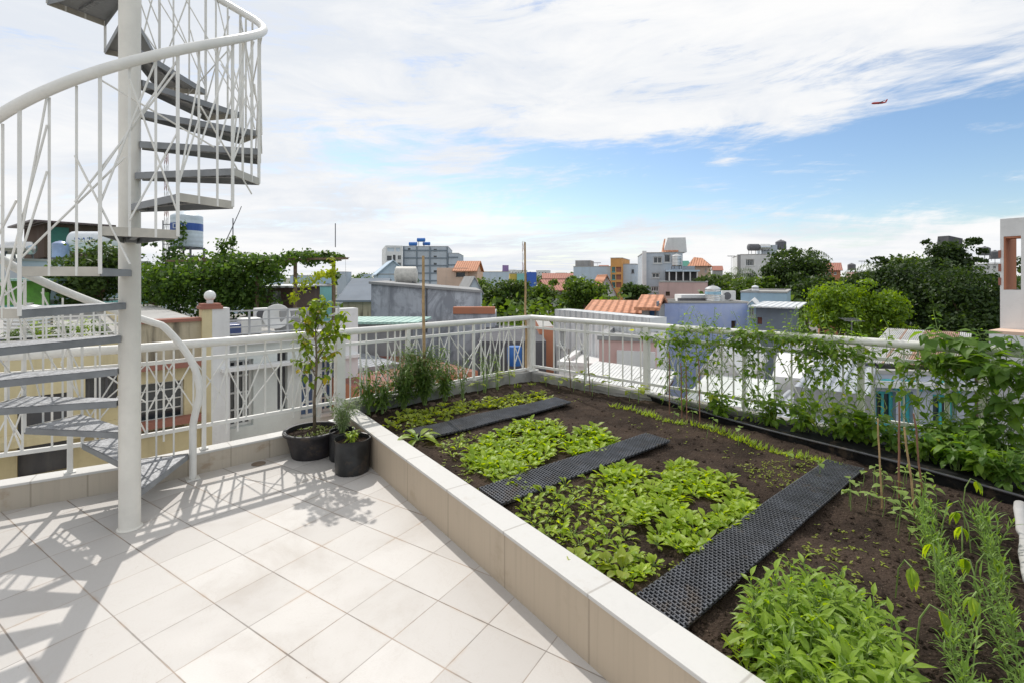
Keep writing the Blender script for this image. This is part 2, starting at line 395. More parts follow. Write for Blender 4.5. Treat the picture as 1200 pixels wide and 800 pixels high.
# ------------------------------------------------------------------ railings
def railing(label, pts, zr, zu, zl, zbs, posts, spacing, braces, seed, dens=1.):
    """pts: plan points; posts: list of distances from pts[0] with size"""
    rd = random.Random(seed); r_ = root('railing', label, 'railing', pts[0])
    seglen = [(pts[i+1]-pts[i]).length for i in range(len(pts)-1)]; tot = sum(seglen)
    def at(s):
        for i, L in enumerate(seglen):
            if s <= L or i == len(seglen)-1: return pts[i]+(pts[i+1]-pts[i])*(s/L)
            s -= L
    def zb(s):
        for (a, za), (b, zbb) in zip(zbs[:-1], zbs[1:]):
            if s <= b: return za+(zbb-za)*(s-a)/(b-a)
        return zbs[-1][1]
    def line(z): 
        res = []; 
        for p in pts: res.append((p.x, p.y, z))
        return res
    MB().tube(line(zr), .034, 14).build('handrail', WHITE, r_, smooth='auto')
    for z, nm in ((zu, 'upper_rail'), (zl, 'lower_rail')):
        a = MB()
        for i in range(len(pts)-1): a.bar((pts[i].x, pts[i].y, z), (pts[i+1].x, pts[i+1].y, z), .028, .028)
        a.build(nm, WHITE, r_)
    for s, wd in posts:
        p = at(s); d = LDIR if len(pts) > 0 else LDIR
        a = MB(); a.bar((p.x, p.y, zb(s)-.01), (p.x, p.y, zr-.02), wd, wd)
        q = a.build('post', WHITE, r_); bevel(q, .004)
        a = MB(); a.bar((p.x, p.y, zb(s)-.002), (p.x, p.y, zb(s)+.008), wd*1.9, wd*1.9); a.build('post_base', WHITE, q)
    s = spacing*.5; prev = None; n = 0; bal = []
    while s < tot-.03:
        near = any(abs(s-q) < .04 for q, _ in posts)
        if not near and n < 100:
            p = at(s); lo = zl-rd.choice((.0, .0, .10, .07)); top = zr-.03
            MB().bar((p.x, p.y, max(lo, zb(s)+.01)), (p.x, p.y, top), .0125, .0125).build('baluster', WHITE, r_); n += 1
            bal.append(s)
        s += spacing*rd.choice((.62, .8, 1., 1.25, 1.45))
    m = 0
    for a_, b_ in zip(bal[:-1], bal[1:]):
        if rd.random() > braces or m > 95: continue
        za, zb_ = (zl, zu) if rd.random() < .5 else (zu, zl)
        cut = rd.choice(((0, 1), (0, .55), (.3, 1), (.15, .8)))
        z0 = za+(zb_-za)*cut[0]; z1 = za+(zb_-za)*cut[1]
        c_ = min(len(bal)-1, bal.index(b_)+rd.choice((0, 1, 1)))
        p = at(a_); q = at(bal[c_])
        MB().bar((p.x, p.y, z0), (q.x, q.y, z1), .009, .009).build('brace', WHITE, r_); m += 1
        if rd.random() < .45:
            mid = .5*(z0+z1)
            MB().bar((p.x, p.y, z1), (q.x, q.y, z0), .009, .009).build('brace', WHITE, r_); m += 1
    return r_
lpts = [LEFT0, BEND, CORNER]
L1 = (BEND-LEFT0).length; L2 = (CORNER-BEND).length
def ls(u): return L1+hit(BEND, LDIR, u)
pw_s = L1+(PW_TOP-BEND).dot(LDIR)
ZR = 1.035
railing('white metal railing with crossed bars from behind the staircase to the far corner', lpts, ZR, .912, .365,
        [(0, .176), (pw_s+.1, .176), (pw_s+.12, .335), (9, .34)],
        [(hit(LEFT0, L0DIR, 82), .034), (ls(239), .03), (ls(398), .085), (ls(478), .045), (ls(555), .03), (L1+L2-.001, .08)], .105, .8, 11)
def rs(u): return hit(CORNER, RDIR, u)
railing('white metal railing on the right of the bed, half hidden by climbing vines', [CORNER, REND], ZR, .905, .40,
        [(0, .335), (6.2, .22)], [(rs(686), .03), (rs(758), .06), (rs(872), .03), (rs(1009), .045), (rs(1110), .03), (5.4, .045)], .14, .3, 5)

# ------------------------------------------------------------------ spiral staircase
SC = Vector((-2.40, 3.07, 0)); SR = .74; RISE = .202; STEP = 25.
def treadmat():
    m, t, b, g = mat('speckled_grey_tread')
    c = coords(t)
    n = g.noise(c, 38, 5, .7); n2 = g.noise(c, 5, 4, .6)
    cc = g.mix(g.ramp(n, .38, .62), (.15,.155,.165), (.36,.37,.39)); cc = g.mix(g.ramp(n2, .4, .7, 0, .4), cc, (.30,.30,.31))  # random speckle between two greys
    t.links.new(cc, b.inputs['Base Color']); b.inputs['Roughness'].default_value = .5; b.inputs['Metallic'].default_value = .25
    bump(t, g, b, g.math('ADD', n, g.noise(c, 150, 2, .5)), .4, .003); return m
TREAD = treadmat()
BEIGE = plain('beige_enamel_edge', (.50, .47, .41), .5, .12, 8, rust=((.30,.17,.08), 9., .70))
st = root('spiral_staircase', 'white spiral staircase with grey steel treads winding round a thick cream pole', 'staircase', SC)
a = MB(); a.lathe([(.057, 0), (.057, 7.2)], SC, 40); a.build('pole', POLEP, st, smooth='auto')
a = MB(); a.lathe([(.068, .001), (.068, .006), (.057, .012)], SC, 32); a.build('pole_foot', POLEP, st)
def pol(phi, r, z): return Vector((SC.x+r*math.cos(R(phi)), SC.y+r*math.sin(R(phi)), z))
rd = random.Random(3)
def zh(phi): return RISE*((phi-99)/STEP+.5)+.87
balusters = 0
for k in range(1, 21):
    z = RISE*k; a0 = 99+STEP*(k-1); a1 = a0+STEP
    mid = (a0+a1)/2
    # wedge: wide outer edge, narrow inner edge clamped on the pole
    inner0 = pol(a0-16, .064, z); inner1 = pol(a1+16, .064, z)
    n = 5
    outer = [pol(a0+(a1-a0)*i/n, SR, z) for i in range(n+1)]
    outer = [outer[0], outer[-1]]
    poly = [inner0]+outer+[inner1]
    a = MB(); a.prism([(p.x, p.y) for p in poly], z-.004, z)
    # folded down lips under both long edges, and a stiffener
    for p, q in ((poly[0], poly[1]), (poly[2], poly[3])):
        pass
    mi = pol(mid, .08, z-.014); mo = pol(mid, SR*.9, z-.014); a.bar(mi, mo, .028, .02)
    tr = a.build('tread', TREAD, st)
    e = MB()
    for p, q in ((poly[0], poly[1]), (poly[2], poly[3])): e.bar(p-Vector((0,0,.023)), q-Vector((0,0,.023)), .005, .037)
    e.build('folded_lip', DARKST, tr)
    e = MB(); ins = [SC.xy.to_3d().lerp(p, .97) for p in poly]; e.add([(p.x, p.y, z-.0065) for p in ins], [(3,2,1,0)]); e.build('underside', DARKST, tr)
    e = MB(); e.bar(outer[0]-Vector((0,0,.018)), outer[1]-Vector((0,0,.018)), .007, .046); e.build('edge_plate', BEIGE, tr)
    e = MB(); e.bar(pol(mid, .06, z-.02), pol(mid, .13, z-.02), .055, .032); e.build('bracket', DARKST, tr)
    # balusters and rods
    fr = (0.0, .36, .70) if k > 1 else (.3, .65)
    for f_ in fr:
        ph = a0+STEP*f_
        p0 = outer[0].lerp(outer[1], f_); r_ = (p0-Vector((SC.x, SC.y, z))).length
        top = zh(ph)-.02; low = z-.04
        if f_ == 0.0: low = z-RISE-.03 if k > 1 else z
        wdt = .0155 if f_ == 0.0 else .011
        if k == 1: top = min(top, 1.0)
        MB().bar((p0.x, p0.y, low), (p0.x, p0.y, top), wdt, wdt).build('baluster', WHITE, st)
    for q in range(5):
        f0, f1 = rd.choice(((0, .7), (.0, 1.), (.36, 1.), (.7, 1.36), (0., .36), (.36, 1.0)))
        s0, s1 = rd.choice(((.02, .85), (.9, .1), (.05, .55), (.95, .45), (.15, .98), (.6, .02), (.35, .95)))
        if k == 1: continue
        pa, pb = a0+STEP*f0, a0+STEP*f1
        A = pol(pa, SR, z+(zh(pa)-z)*s0); B = pol(pb, SR, z+(zh(pb)-z)*s1)
        if rd.random() < .3:
            B = pol(pb+STEP*.6, SR, B.z+RISE*.3)
        MB().tube([A, A.lerp(B, .5)+Vector(((A+B)*.5-Vector((SC.x, SC.y, (A.z+B.z)/2))).xy.to_3d().normalized())*.0, B], .0048, 6).build('rod', WHITE, st)
# handrail: helix then down into a newel at the foot
NEW = GP(226, 561)
pts = []
pts += [Vector((NEW.x, NEW.y, 0)), Vector((NEW.x, NEW.y, .35)), Vector((NEW.x+.0, NEW.y, .42)), Vector((NEW.x+.02, NEW.y-.0, .52)), Vector((NEW.x+.05, NEW.y+.0, .62)), Vector((NEW.x+.052, NEW.y+.0, .72)), Vector((NEW.x+.035, NEW.y-.0, .82)),
        Vector((NEW.x-.01, NEW.y+.0, .92)), Vector((NEW.x-.075, NEW.y+.005, 1.02))]
for i in range(0, 140):
    ph = 112+i*3.4
    if ph > 590: break
    pts.append(pol(ph, SR+.01, zh(ph)+.12*math.exp(-(ph-112)/40)))
def smooth_pts(pts, it=2):
    for _ in range(it):
        o_ = [pts[0]]
        for p, q in zip(pts[:-1], pts[1:]): o_ += [p.lerp(q, .25), p.lerp(q, .75)]
        pts = o_+[pts[-1]]
    return pts
pts = smooth_pts(pts, 2)
MB().tube(pts, .026, 14).build('handrail', WHITE, st, smooth=True)
a = MB(); a.bar((NEW.x, NEW.y, .001), (NEW.x, NEW.y, .008), .09, .09); a.build('newel_foot', WHITE, st)
# ------------------------------------------------------------------ vegetable bed
def soilmat():
    m, t, b, g = mat('dark_garden_soil'); c = coords(t)
    n = g.noise(c, 3.2, 7, .65); f = g.noise(c, 60, 5, .7); v = N(t, 'ShaderNodeTexVoronoi'); g.put(v.inputs['Vector'], c); v.inputs['Scale'].default_value = 70
    cc = g.mix(g.ramp(n, .35, .65), (.030,.021,.016), (.066,.046,.034))
    cc = g.mix(g.ramp(f, .55, .75, 0, .7), cc, (.14,.10,.07))
    cc = g.mix(g.ramp(g.noise(c, 170, 2, .5), .70, .74), cc, (.34,.27,.19))
    t.links.new(cc, b.inputs['Base Color']); b.inputs['Roughness'].default_value = .95; b.inputs['Specular IOR Level'].default_value = .12
    h = g.math('ADD', g.math('MULTIPLY', f, .7), g.math('MULTIPLY', v.outputs['Distance'], .5))
    bump(t, g, b, h, .9, .02); return m
SOILM = soilmat()
PIPE_A = GP(700, 448, .275); PIPE_B = GP(1199, 583, .275)
def inside(p, poly):
    c = False; n = len(poly)
    for i in range(n):
        a, b = poly[i], poly[i-1]
        if (a[1] > p[1]) != (b[1] > p[1]) and p[0] < (b[0]-a[0])*(p[1]-a[1])/(b[1]-a[1])+a[0]: c = not c
    return c
bed_poly = [PW_TOP+PW_N*.04, CORNER, REND, REND-RN*4, PW_END+PW_N*.04]
def soil_z(x, y):
    p = Vector((x, y, 0))
    z = SOIL+.028*mnoise.noise(p*1.7)+.014*mnoise.noise(p*6)+.010*mnoise.noise(p*17)+.007*abs(mnoise.noise(p*38))
    return z
st_ = .028; xs = np.arange(-1.9, 5.6, st_); ys = np.arange(-1.2, 6.6, st_)
idx = {}; sv = []; sf = []
def sid(i, j):
    k = (i, j)
    if k not in idx:
        idx[k] = len(sv); x_, y_ = xs[i], ys[j]; sv.append((x_, y_, soil_z(x_, y_)))
    return idx[k]
for i in range(len(xs)-1):
    for j in range(len(ys)-1):
        if inside((xs[i]+st_/2, ys[j]+st_/2), bed_poly): sf.append((sid(i,j), sid(i+1,j), sid(i+1,j+1), sid(i,j+1)))
mb = MB(); mb.v = sv; mb.f = sf; o = mb.build('garden_soil', SOILM, smooth=True); tag(o, kind='structure')
# clods and crumbs
mb = MB()
for _ in range(5200):
    a, b = random.random(), random.random()
    p = GP(random.uniform(430, 1200), 440+360*a**1.2, SOIL)
    if not inside(p, bed_poly) or p.y > 6.4: continue
    r_ = random.choice((.003, .004, .006, .009, .013))*random.uniform(.7, 1.2); z_ = soil_z(p.x, p.y)+r_*.3
    vs = [Vector(q)*r_*random.uniform(.7, 1.25) for q in ((1,0,0),(-1,0,0),(0,1,0),(0,-1,0),(0,0,.8),(0,0,-.8))]
    mb.add([(p.x+q.x, p.y+q.y, z_+q.z) for q in vs], [(0,2,4),(2,1,4),(1,3,4),(3,0,4),(2,0,5),(1,2,5),(3,1,5),(0,3,5)])
o = mb.build('soil_clods', SOILM); tag(o, 'crumbs and small clods of dark soil strewn over the bed', 'soil crumbs', kind='stuff')

# plastic grid mats laid as stepping paths
def blackplastic(name, col=(.018,.019,.022), rough=.42, spec=.5):
    m, t, b, g = mat(name); c = coords(t); n = g.noise(c, 9, 4, .6)
    cc = g.mix(g.ramp(n, .35, .7), tuple(k*.8 for k in col), tuple(k*1.8 for k in col))
    cc = g.mix(g.ramp(g.noise(c, 7, 7, .75), .52, .66, 0, .75), cc, (.085,.062,.043))
    t.links.new(cc, b.inputs['Base Color']); b.inputs['Roughness'].default_value = rough; b.inputs['Specular IOR Level'].default_value = spec; return m
MATP = blackplastic('black_plastic_grid', (.012,.013,.015), .5, .4)
MATR = blackplastic('glare_tinted_ribs', (.045,.048,.056), .33, .8)  # black plastic too, greyed so the colour carries the sky glare
def gridmat(px4, label, pitch=.021):
    A, B, C, D = [GP(u, v, SOIL+.03) for u, v in px4]          # near left, near right, far right, far left
    r_ = root('plastic_grid_mat', label, 'mat', (A.x, A.y, SOIL), 'plastic grid mats laid across the bed')
    nl = int(((D-A).length+(C-B).length)/2/pitch); nw = int(((B-A).length+(C-D).length)/2/pitch)
    def q(a, b, dz=0.):
        p = A.lerp(B, a).lerp(D.lerp(C, a), b); p.z = SOIL+.034+.010*mnoise.noise(Vector((p.x*2.2, p.y*2.2, 5)))+dz; return p
    s = MB(); k = 40
    for i in range(k): s.quad(q(0, i/k, -.012), q(1, i/k, -.012), q(1, (i+1)/k, -.012), q(0, (i+1)/k, -.012))
    s.build('backing_sheet', MATP, r_)
    s = MB()
    for i in range(nl):
        for j in range(nw+1):
            a = (j+.5*(i % 2))/nw
            if a <= 1.001: s.bar(q(min(a,1), i/nl, .001), q(min(a,1), (i+1)/nl, .001), .0062, .010)
    s.build('long_ribs', MATR, r_)
    s = MB()
    for i in range(nl+1):
        b = i/nl; s.bar(q(0, b, .002), q(1, b, .002), .0062, .011)
    s.build('cross_ribs', MATR, r_)
    # studs at the crossings
    s = MB()
    for i in range(nl+1):
        for j in range(nw+1):
            p = q(j/nw, i/nl, .004); h = .005
            s.add([p+Vector((-h,-h,0)), p+Vector((h,-h,0)), p+Vector((h,h,0)), p+Vector((-h,h,0)), p+Vector((0,0,.006))], [(0,1,4),(1,2,4),(2,3,4),(3,0,4)])
    s.build('studs', MATR, r_)
gridmat([(474,505),(504,513),(669,472),(650,466)], 'narrow black plastic grid mat farthest from the low wall corner, by the railing corner')
gridmat([(562,572),(588,590),(785,517),(757,508)], 'black plastic grid mat in the middle, between the two lettuce patches')
gridmat([(747,697),(799,737),(1012,549),(969,539)], 'wide black plastic grid mat nearest the camera, reaching towards the bean stakes')

# black pipe with a hanging liner along the right of the bed
PIPEM = blackplastic('black_pipe', (.02,.02,.022), .22, .8)
LINER = blackplastic('black_liner', (.010,.010,.010), .8, .12)
pd = (PIPE_B-PIPE_A)
r_ = root('edging_pipe', 'long black plastic pipe edging the right side of the bed, with black liner below', 'pipe', (PIPE_A.x, PIPE_A.y, .3))
pp = [PIPE_A+pd*t+Vector((0,0,.012*math.sin(t*9))) for t in np.linspace(-.02, 1.5, 40)]
MB().tube(pp, .011, 10).build('pipe', PIPEM, r_, smooth=True)
s = MB()
for i in range(39):
    a, b = pp[i], pp[i+1]
    s.quad(a-Vector((0,0,.005)), b-Vector((0,0,.005)), Vector((b.x+.01, b.y, SOIL-.02)), Vector((a.x+.01, a.y, SOIL-.02)))
s.build('liner', LINER, r_)
s = MB(); k = 60; w_ = 8
def lq(i, j):
    a = PIPE_A+pd*(-.02+1.5*i/k)+Vector((.012, 0, 0)); t = hit(CORNER-RN*.065, RDIR, 600+F*a.x/a.y) if False else 0
    e = CORNER-RN*.07+RDIR*max(.9, (a-CORNER).dot(RDIR)+.25*(i/k)); p = a.lerp(e, j/w_); p.z = SOIL+.03+.016*mnoise.noise(Vector((p.x*5, p.y*5, 2)))+.01*mnoise.noise(Vector((p.x*15, p.y*15, 2))); return p
for i in range(k):
    for j in range(w_): s.quad(lq(i,j), lq(i+1,j), lq(i+1,j+1), lq(i,j+1))
o = s.build('liner_sheet', LINER, off=(PIPE_A.x, PIPE_A.y, SOIL), smooth=True); tag(o, 'wrinkled black plastic sheet lying between the black pipe and the vine railing', 'plastic sheet')

# ------------------------------------------------------------------ plants
LET = leafmat('bright_lettuce_leaf', (.25,.38,.03), (.46,.57,.06), .45)
LETY = leafmat('yellow_green_leaf', (.26,.34,.04), (.44,.50,.08), .45)
MID = leafmat('fresh_green_leaf', (.20,.33,.035), (.40,.52,.075), .44, tip=(.42,.50,.08))
BLADE = leafmat('narrow_green_leaf', (.14,.26,.04), (.30,.44,.10), .40)
SHRUB = leafmat('shrub_leaf', (.08,.15,.03), (.21,.31,.06), .4)
GREY = leafmat('grey_herb_leaf', (.20,.27,.12), (.36,.44,.22), .3)
VINEM = leafmat('vine_leaf', (.10,.20,.025), (.30,.44,.06), .5, tip=(.45,.50,.06))
BIGL = leafmat('large_dark_leaf', (.09,.19,.03), (.24,.38,.06), .48)
STEM = plain('green_stem', (.19,.28,.07), .6, .2, 20)
TWIG = plain('brown_twig', (.16,.11,.07), .8, .25, 20)
BAMBOO = plain('dry_bamboo', (.42,.28,.14), .6, .25, 14)
REDST = plain('reddish_stick', (.24,.12,.075), .7, .25, 14)

def protoplant(name, parts):
    """parts: list of (part name, MB, material); returns objects at the origin"""
    r_ = bpy.data.objects.new(name, None); COL.objects.link(r_); r_.empty_display_size = .05
    kids = []
    for nm, m_, mt in parts:
        if m_.v: kids.append(m_.build(nm, mt, r_, off=(0,0,0)))
    return r_, kids
class Kind:
    """a few variants of one plant, copied as often as needed; the first placement uses the variant itself"""
    def __init__(s, name, variants, cat, group): s.name = name; s.vs = variants; s.used = [False]*len(variants); s.cat = cat; s.group = group
    def place(s, x, y, z, rot=None, sc_=1., label='', var=None, tilt=.0, group=None):
        k = random.randrange(len(s.vs)) if var is None else var
        r_, kids = s.vs[k]
        if s.used[k]: o = copy_tree(r_, None, kids)
        else: o = r_; s.used[k] = True
        o.location = (x, y, z); o.rotation_euler = (random.uniform(-tilt, tilt), random.uniform(-tilt, tilt), random.uniform(0, 6.28) if rot is None else rot)
        o.scale = (sc_,)*3
        return tag(o, label, s.cat, group or s.group)
    def done(s):
        for (r_, kids), u in zip(s.vs, s.used):
            if not u:
                for k in kids: bpy.data.objects.remove(k)
                bpy.data.objects.remove(r_)
def zones(pts_):
    """which third of its patch each plant stands in, across and in depth"""
    us = [600+F*a/b for a, b in pts_]; vs = [b for a, b in pts_]
    su, sv_ = sorted(us), sorted(vs); n = len(pts_); out = []
    for u, v in zip(us, vs):
        i = min(2, 3*su.index(u)//n); j = min(2, 3*sv_.index(v)//n)
        out.append('%s %s part' % (('front', 'middle', 'back')[j], ('left', 'central', 'right')[i]))
    return out
def rosette(nl, L, W, prof, m_, lift=(.35, 1.1), stem=.03):
    lf = MB(); sm = MB()
    for i in range(nl):
        a = i*2.4+random.uniform(-.4, .4); e = random.uniform(*lift); t = i/nl; l = L*random.uniform(.65, 1.1)
        d = Vector((math.cos(a)*math.cos(e), math.sin(a)*math.cos(e), math.sin(e)))
        b = Vector((0,0,-.005)); q = b+d*stem*random.uniform(.6, 1.3)
        sm.tube([b, q], .0018, 4, False)
        lf.leaf(q, d, l, W*random.uniform(.75, 1.15), prof, random.uniform(.2, .7), .3, random.uniform(-.5, .5))
    return lf, sm
def v_let(L, W, n, nm='leafy_vegetable', m_=None):
    lf, sm = rosette(n, L, W, 'spoon', None); return protoplant(nm, [('leaves', lf, m_ or LET), ('stems', sm, STEM)])
def sample(polypx, n, z=SOIL, mind=.06, tries=60, patch=None):
    poly = [GP(u, v, z) for u, v in polypx]; pl = [(p.x, p.y) for p in poly]
    x0, x1 = min(p[0] for p in pl), max(p[0] for p in pl); y0, y1 = min(p[1] for p in pl), max(p[1] for p in pl)
    out = []
    for _ in range(n*tries):
        if len(out) >= n: break
        q = (random.uniform(x0, x1), random.uniform(y0, y1))
        if inside(q, pl) and (Vector((q[0], q[1], 0))-PW_A).dot(PW_N) > WT+.045 and (patch is None or mnoise.noise(Vector((q[0]*5, q[1]*5, 9))) > -patch+.06) and all((q[0]-a)**2+(q[1]-b)**2 > mind**2 for a, b in out): out.append(q)
    return out
big = Kind('lettuce', [v_let(.066, .038, 14, 'lettuce') for _ in range(5)], 'lettuce', 'lettuces in the two sunlit patches')
for q in sample([(548,535),(575,512),(610,500),(650,498),(658,515),(645,535),(625,552),(600,563),(572,562),(560,550)], 80, mind=.058):
    big.place(*q, soil_z(*q), sc_=random.uniform(.8, 1.25), label='bright green lettuce in the round patch before the narrow far mat', group='lettuces in the far patch')
for q in sample([(662,522),(680,508),(700,505),(722,520),(700,530),(675,534)], 30, mind=.058):
    big.place(*q, soil_z(*q), sc_=random.uniform(.9, 1.3), label='bright green lettuce in the small clump behind the middle mat', group='lettuces in the small clump')
for q in sample([(708,562),(722,548),(745,552),(775,562),(800,545),(845,560),(893,588),(885,606),(850,622),(835,640),(800,648),(770,640),(748,625),(738,600),(715,585)], 115, mind=.06, patch=.13):
    big.place(*q, soil_z(*q), sc_=random.uniform(.75, 1.15), label='bright green lettuce in the broad patch beside the wide mat', group='lettuces in the near patch')
for q in sample([(730,650),(760,650),(775,665),(760,690),(735,685)], 9, mind=.07):
    big.place(*q, soil_z(*q), sc_=random.uniform(.6, 1.), label='lettuce at the ragged end of the broad patch beside the wide mat', group='lettuces at the ragged end')
small = Kind('leafy_seedling', [v_let(.05, .028, 8, 'leafy_seedling') for _ in range(5)], 'seedling', 'seedlings')
for poly, n, lab, grp in (([(600,590),(700,560),(730,600),(760,700),(700,680),(640,630)], 60, 'small green seedling on bare soil left of the broad lettuce patch', 'seedlings left of the near patch'),
        ([(550,520),(570,510),(600,565),(640,565),(620,580),(560,560)], 22, 'small seedling at the fringe of the far lettuce patch', 'seedlings round the far patch'),
        ([(500,520),(560,510),(560,570),(530,555)], 12, 'scattered seedling near the low wall before the middle mat', 'seedlings by the low wall')):
    for q in sample(poly, n, mind=.06): small.place(*q, soil_z(*q), sc_=random.uniform(.5, 1.3), label=lab, group=grp)
farl = Kind('young_lettuce', [v_let(.075, .045, 9, 'young_lettuce', LETY) for _ in range(4)], 'lettuce', 'yellow green lettuces')
for q in sample([(452,500),(470,487),(500,481),(560,470),(600,466),(640,462),(648,468),(600,477),(545,485),(500,497),(475,503)], 70, mind=.075):
    farl.place(*q, soil_z(*q), sc_=random.uniform(.6, 1.1), label='yellow green lettuce in the row beyond the narrow far mat', group='lettuces in the far row')
for u, v, s_ in ((650,676,1.1),(690,680,1.0),(708,688,1.3)):
    p = GP(u, v-4, SOIL); p += PW_N*.12
    farl.place(p.x, p.y, soil_z(p.x, p.y), sc_=s_, label='yellow green lettuce growing right against the low wall by the wide mat', group='lettuces against the low wall')
# broad pak-choi like plant at the wall
def v_chard():
    lf = MB(); sm = MB()
    for i in range(9):
        a = i*.72+random.uniform(-.2, .2); e = random.uniform(.25, .8); d = Vector((math.cos(a)*math.cos(e), math.sin(a)*math.cos(e), math.sin(e)))
        sm.tube([(0,0,0), d*.06], .004, 5, False); lf.leaf(d*.05, d, random.uniform(.16, .22), .06, 'oval', .75, .25, 0, 6)
    return protoplant('broad_leaf_green', [('leaves', lf, LET), ('stalks', sm, STEM)])
ch = Kind('broad_leaf_green', [v_chard()], 'vegetable', None)
p = GP(482, 520, SOIL)+PW_N*.06; o = ch.place(p.x, p.y, .24, label='pale green plant with long arching leaves against the low wall by the far mat')
# larger seedlings with broad yellow leaves near the corner
def v_squash(h, n):
    lf = MB(); sm = MB(); top = Vector((random.uniform(-.02,.02), random.uniform(-.02,.02), h))
    sm.tube([(0,0,-.01), top*.5+Vector((.01,0,0)), top], .004, 6, False)
    for i in range(n):
        a = i*2.2+random.uniform(-.3, .3); d = Vector((math.cos(a), math.sin(a), .35)); b = top*random.uniform(.55, 1.)
        q = b+d*.035; sm.tube([b, q], .002, 4, False); lf.leaf(q, d, random.uniform(.09, .14), .065, 'oval', .5, .15)
    return protoplant('tall_seedling', [('leaves', lf, LETY), ('stem', sm, STEM)])
sq = Kind('tall_seedling', [v_squash(.20, 4), v_squash(.15, 5), v_squash(.24, 4)], 'seedling', 'tall seedlings near the railing corner')
for u, v, s_ in ((597,452,1.25),(583,458,.8),(655,456,1.),(672,458,.8),(685,460,1.2),(694,464,.8),(713,464,1.),(748,473,1.25),(738,470,.8),(640,452,.8),(560,461,.9)):
    p = GP(u, v, SOIL); sq.place(p.x, p.y, .215, sc_=s_, label='tall pale seedling with broad yellow green leaves near the railing corner')
# chive like tufts in a row along the pipe
def v_tuft(n=26, L=.07):
    lf = MB()
    for i in range(n):
        a = random.uniform(0, 6.28); e = random.uniform(.7, 1.5); d = Vector((math.cos(a)*math.cos(e), math.sin(a)*math.cos(e), math.sin(e)))
        b = Vector((random.uniform(-.05,.05), random.uniform(-.025,.025), 0)); lf.leaf(b, d, L*random.uniform(.5, 1.1), .006, 'strap', .3, .1, 0, 2)
    return protoplant('sprout_tuft', [('blades', lf, LET)])
tf = Kind('sprout_tuft', [v_tuft() for _ in range(3)], 'sprouts', 'green sprout tufts in the row along the black pipe')
for (u0, v0), (u1, v1), n in (((721,477),(770,490),9),((772,492),(800,498),5),((815,500),(840,507),4),((846,508),(890,522),9),((895,524),(985,548),12),((610,453),(640,448),3)):
    for i in range(n):
        t = (i+random.uniform(-.3,.3))/max(1, n-1); p = GP(u0+(u1-u0)*t, v0+(v1-v0)*t, SOIL)
        tf.place(p.x, p.y, soil_z(p.x, p.y), sc_=random.uniform(.7, 1.15), rot=random.uniform(-.5,.5), label='tuft of thin green sprouts in the row along the black pipe')
# bean seedlings: thin stem with two round leaves
def v_bean():
    lf = MB(); sm = MB(); h = random.uniform(.07, .13); top = Vector((random.uniform(-.015,.015), random.uniform(-.015,.015), h))
    sm.tube([(0,0,-.01), top*.6+Vector((.006,0,0)), top], .0022, 5, False)
    a = random.uniform(0, 6.28)
    for k in (0, math.pi):
        d = Vector((math.cos(a+k), math.sin(a+k), random.uniform(-.1, .4))); q = top+d*.012; sm.tube([top, q], .0015, 4, False)
        lf.leaf(q, d, random.uniform(.04, .055), .042, 'heart', .5, .15, 0, 4)
    if random.random() < .6: lf.leaf(top, Vector((.2,.1,1)), .03, .014, 'lance')
    return protoplant('bean_seedling', [('leaves', lf, leafbean), ('stem', sm, STEM)])
leafbean = leafmat('bean_leaf', (.22,.34,.07), (.36,.48,.12), .4)
bn = Kind('bean_seedling', [v_bean() for _ in range(6)], 'seedling', 'bean seedlings around the thin stakes')
for q in sample([(985,585),(1015,565),(1060,562),(1100,590),(1098,640),(1060,640),(1030,605),(995,600)], 36, mind=.07):
    bn.place(*q, soil_z(*q), sc_=random.uniform(.8, 1.25), label='bean seedling with two round leaves around the thin stakes')
for u, v in ((835,503),(812,500),(828,512),(866,520),(790,494),(1085,570),(960,560),(925,545)):
    p = GP(u, v, SOIL); bn.place(p.x, p.y, soil_z(p.x, p.y), sc_=1.1, label='lone bean seedling in the row of sprouts by the black pipe', group='bean seedlings by the pipe')
# water spinach rows
def v_spin():
    lf = MB(); sm = MB()
    for s_ in range(3):
        a = random.uniform(0, 6.28); lean = random.uniform(.03, .4); h = random.uniform(.14, .21)
        b = Vector((random.uniform(-.02,.02), random.uniform(-.02,.02), -.01)); top = b+Vector((math.cos(a)*lean*h, math.sin(a)*lean*h, h))
        mid_ = b.lerp(top, .5)+Vector((0,0,.01)); sm.tube([b, mid_, top], .0028, 5, False)
        for i in range(11):
            t = .15+.85*i/10; p_ = b.lerp(top, t); an = i*2.4+a; e = .55+.75*t
            d = Vector((math.cos(an)*math.cos(e), math.sin(an)*math.cos(e), math.sin(e))); lf.leaf(p_, d, random.uniform(.035, .09), random.uniform(.008,.013), 'lance', random.uniform(.1,.9), .2, 0, 3)
    return protoplant('narrow_leaf_green', [('leaves', lf, BLADE), ('stems', sm, STEM)])
sp = Kind('narrow_leaf_green', [v_spin() for _ in range(5)], 'vegetable', None)
for path, lab, grp in (([(1080,612),(1098,650),(1112,700),(1122,760),(1128,830),(1130,920)], 'upright green with narrow leaves in the left of the two rows', 'narrow-leaved greens, left row'),
                       ([(1152,620),(1162,665),(1175,720),(1190,780),(1203,860),(1215,950)], 'upright green with narrow leaves in the rightmost row', 'narrow-leaved greens, right row')):
    pts_ = [GP(u, v, SOIL) for u, v in path]
    for a, b in zip(pts_[:-1], pts_[1:]):
        n = max(2, int((b-a).length/.055))
        for i in range(n):
            p = a.lerp(b, (i+random.uniform(0, .6))/n)+Vector((random.uniform(-.018,.018), random.uniform(-.025,.025), 0))
            sp.place(p.x, p.y, soil_z(p.x, p.y), sc_=random.uniform(.5, 1.0), tilt=.22, label=lab, group=grp)
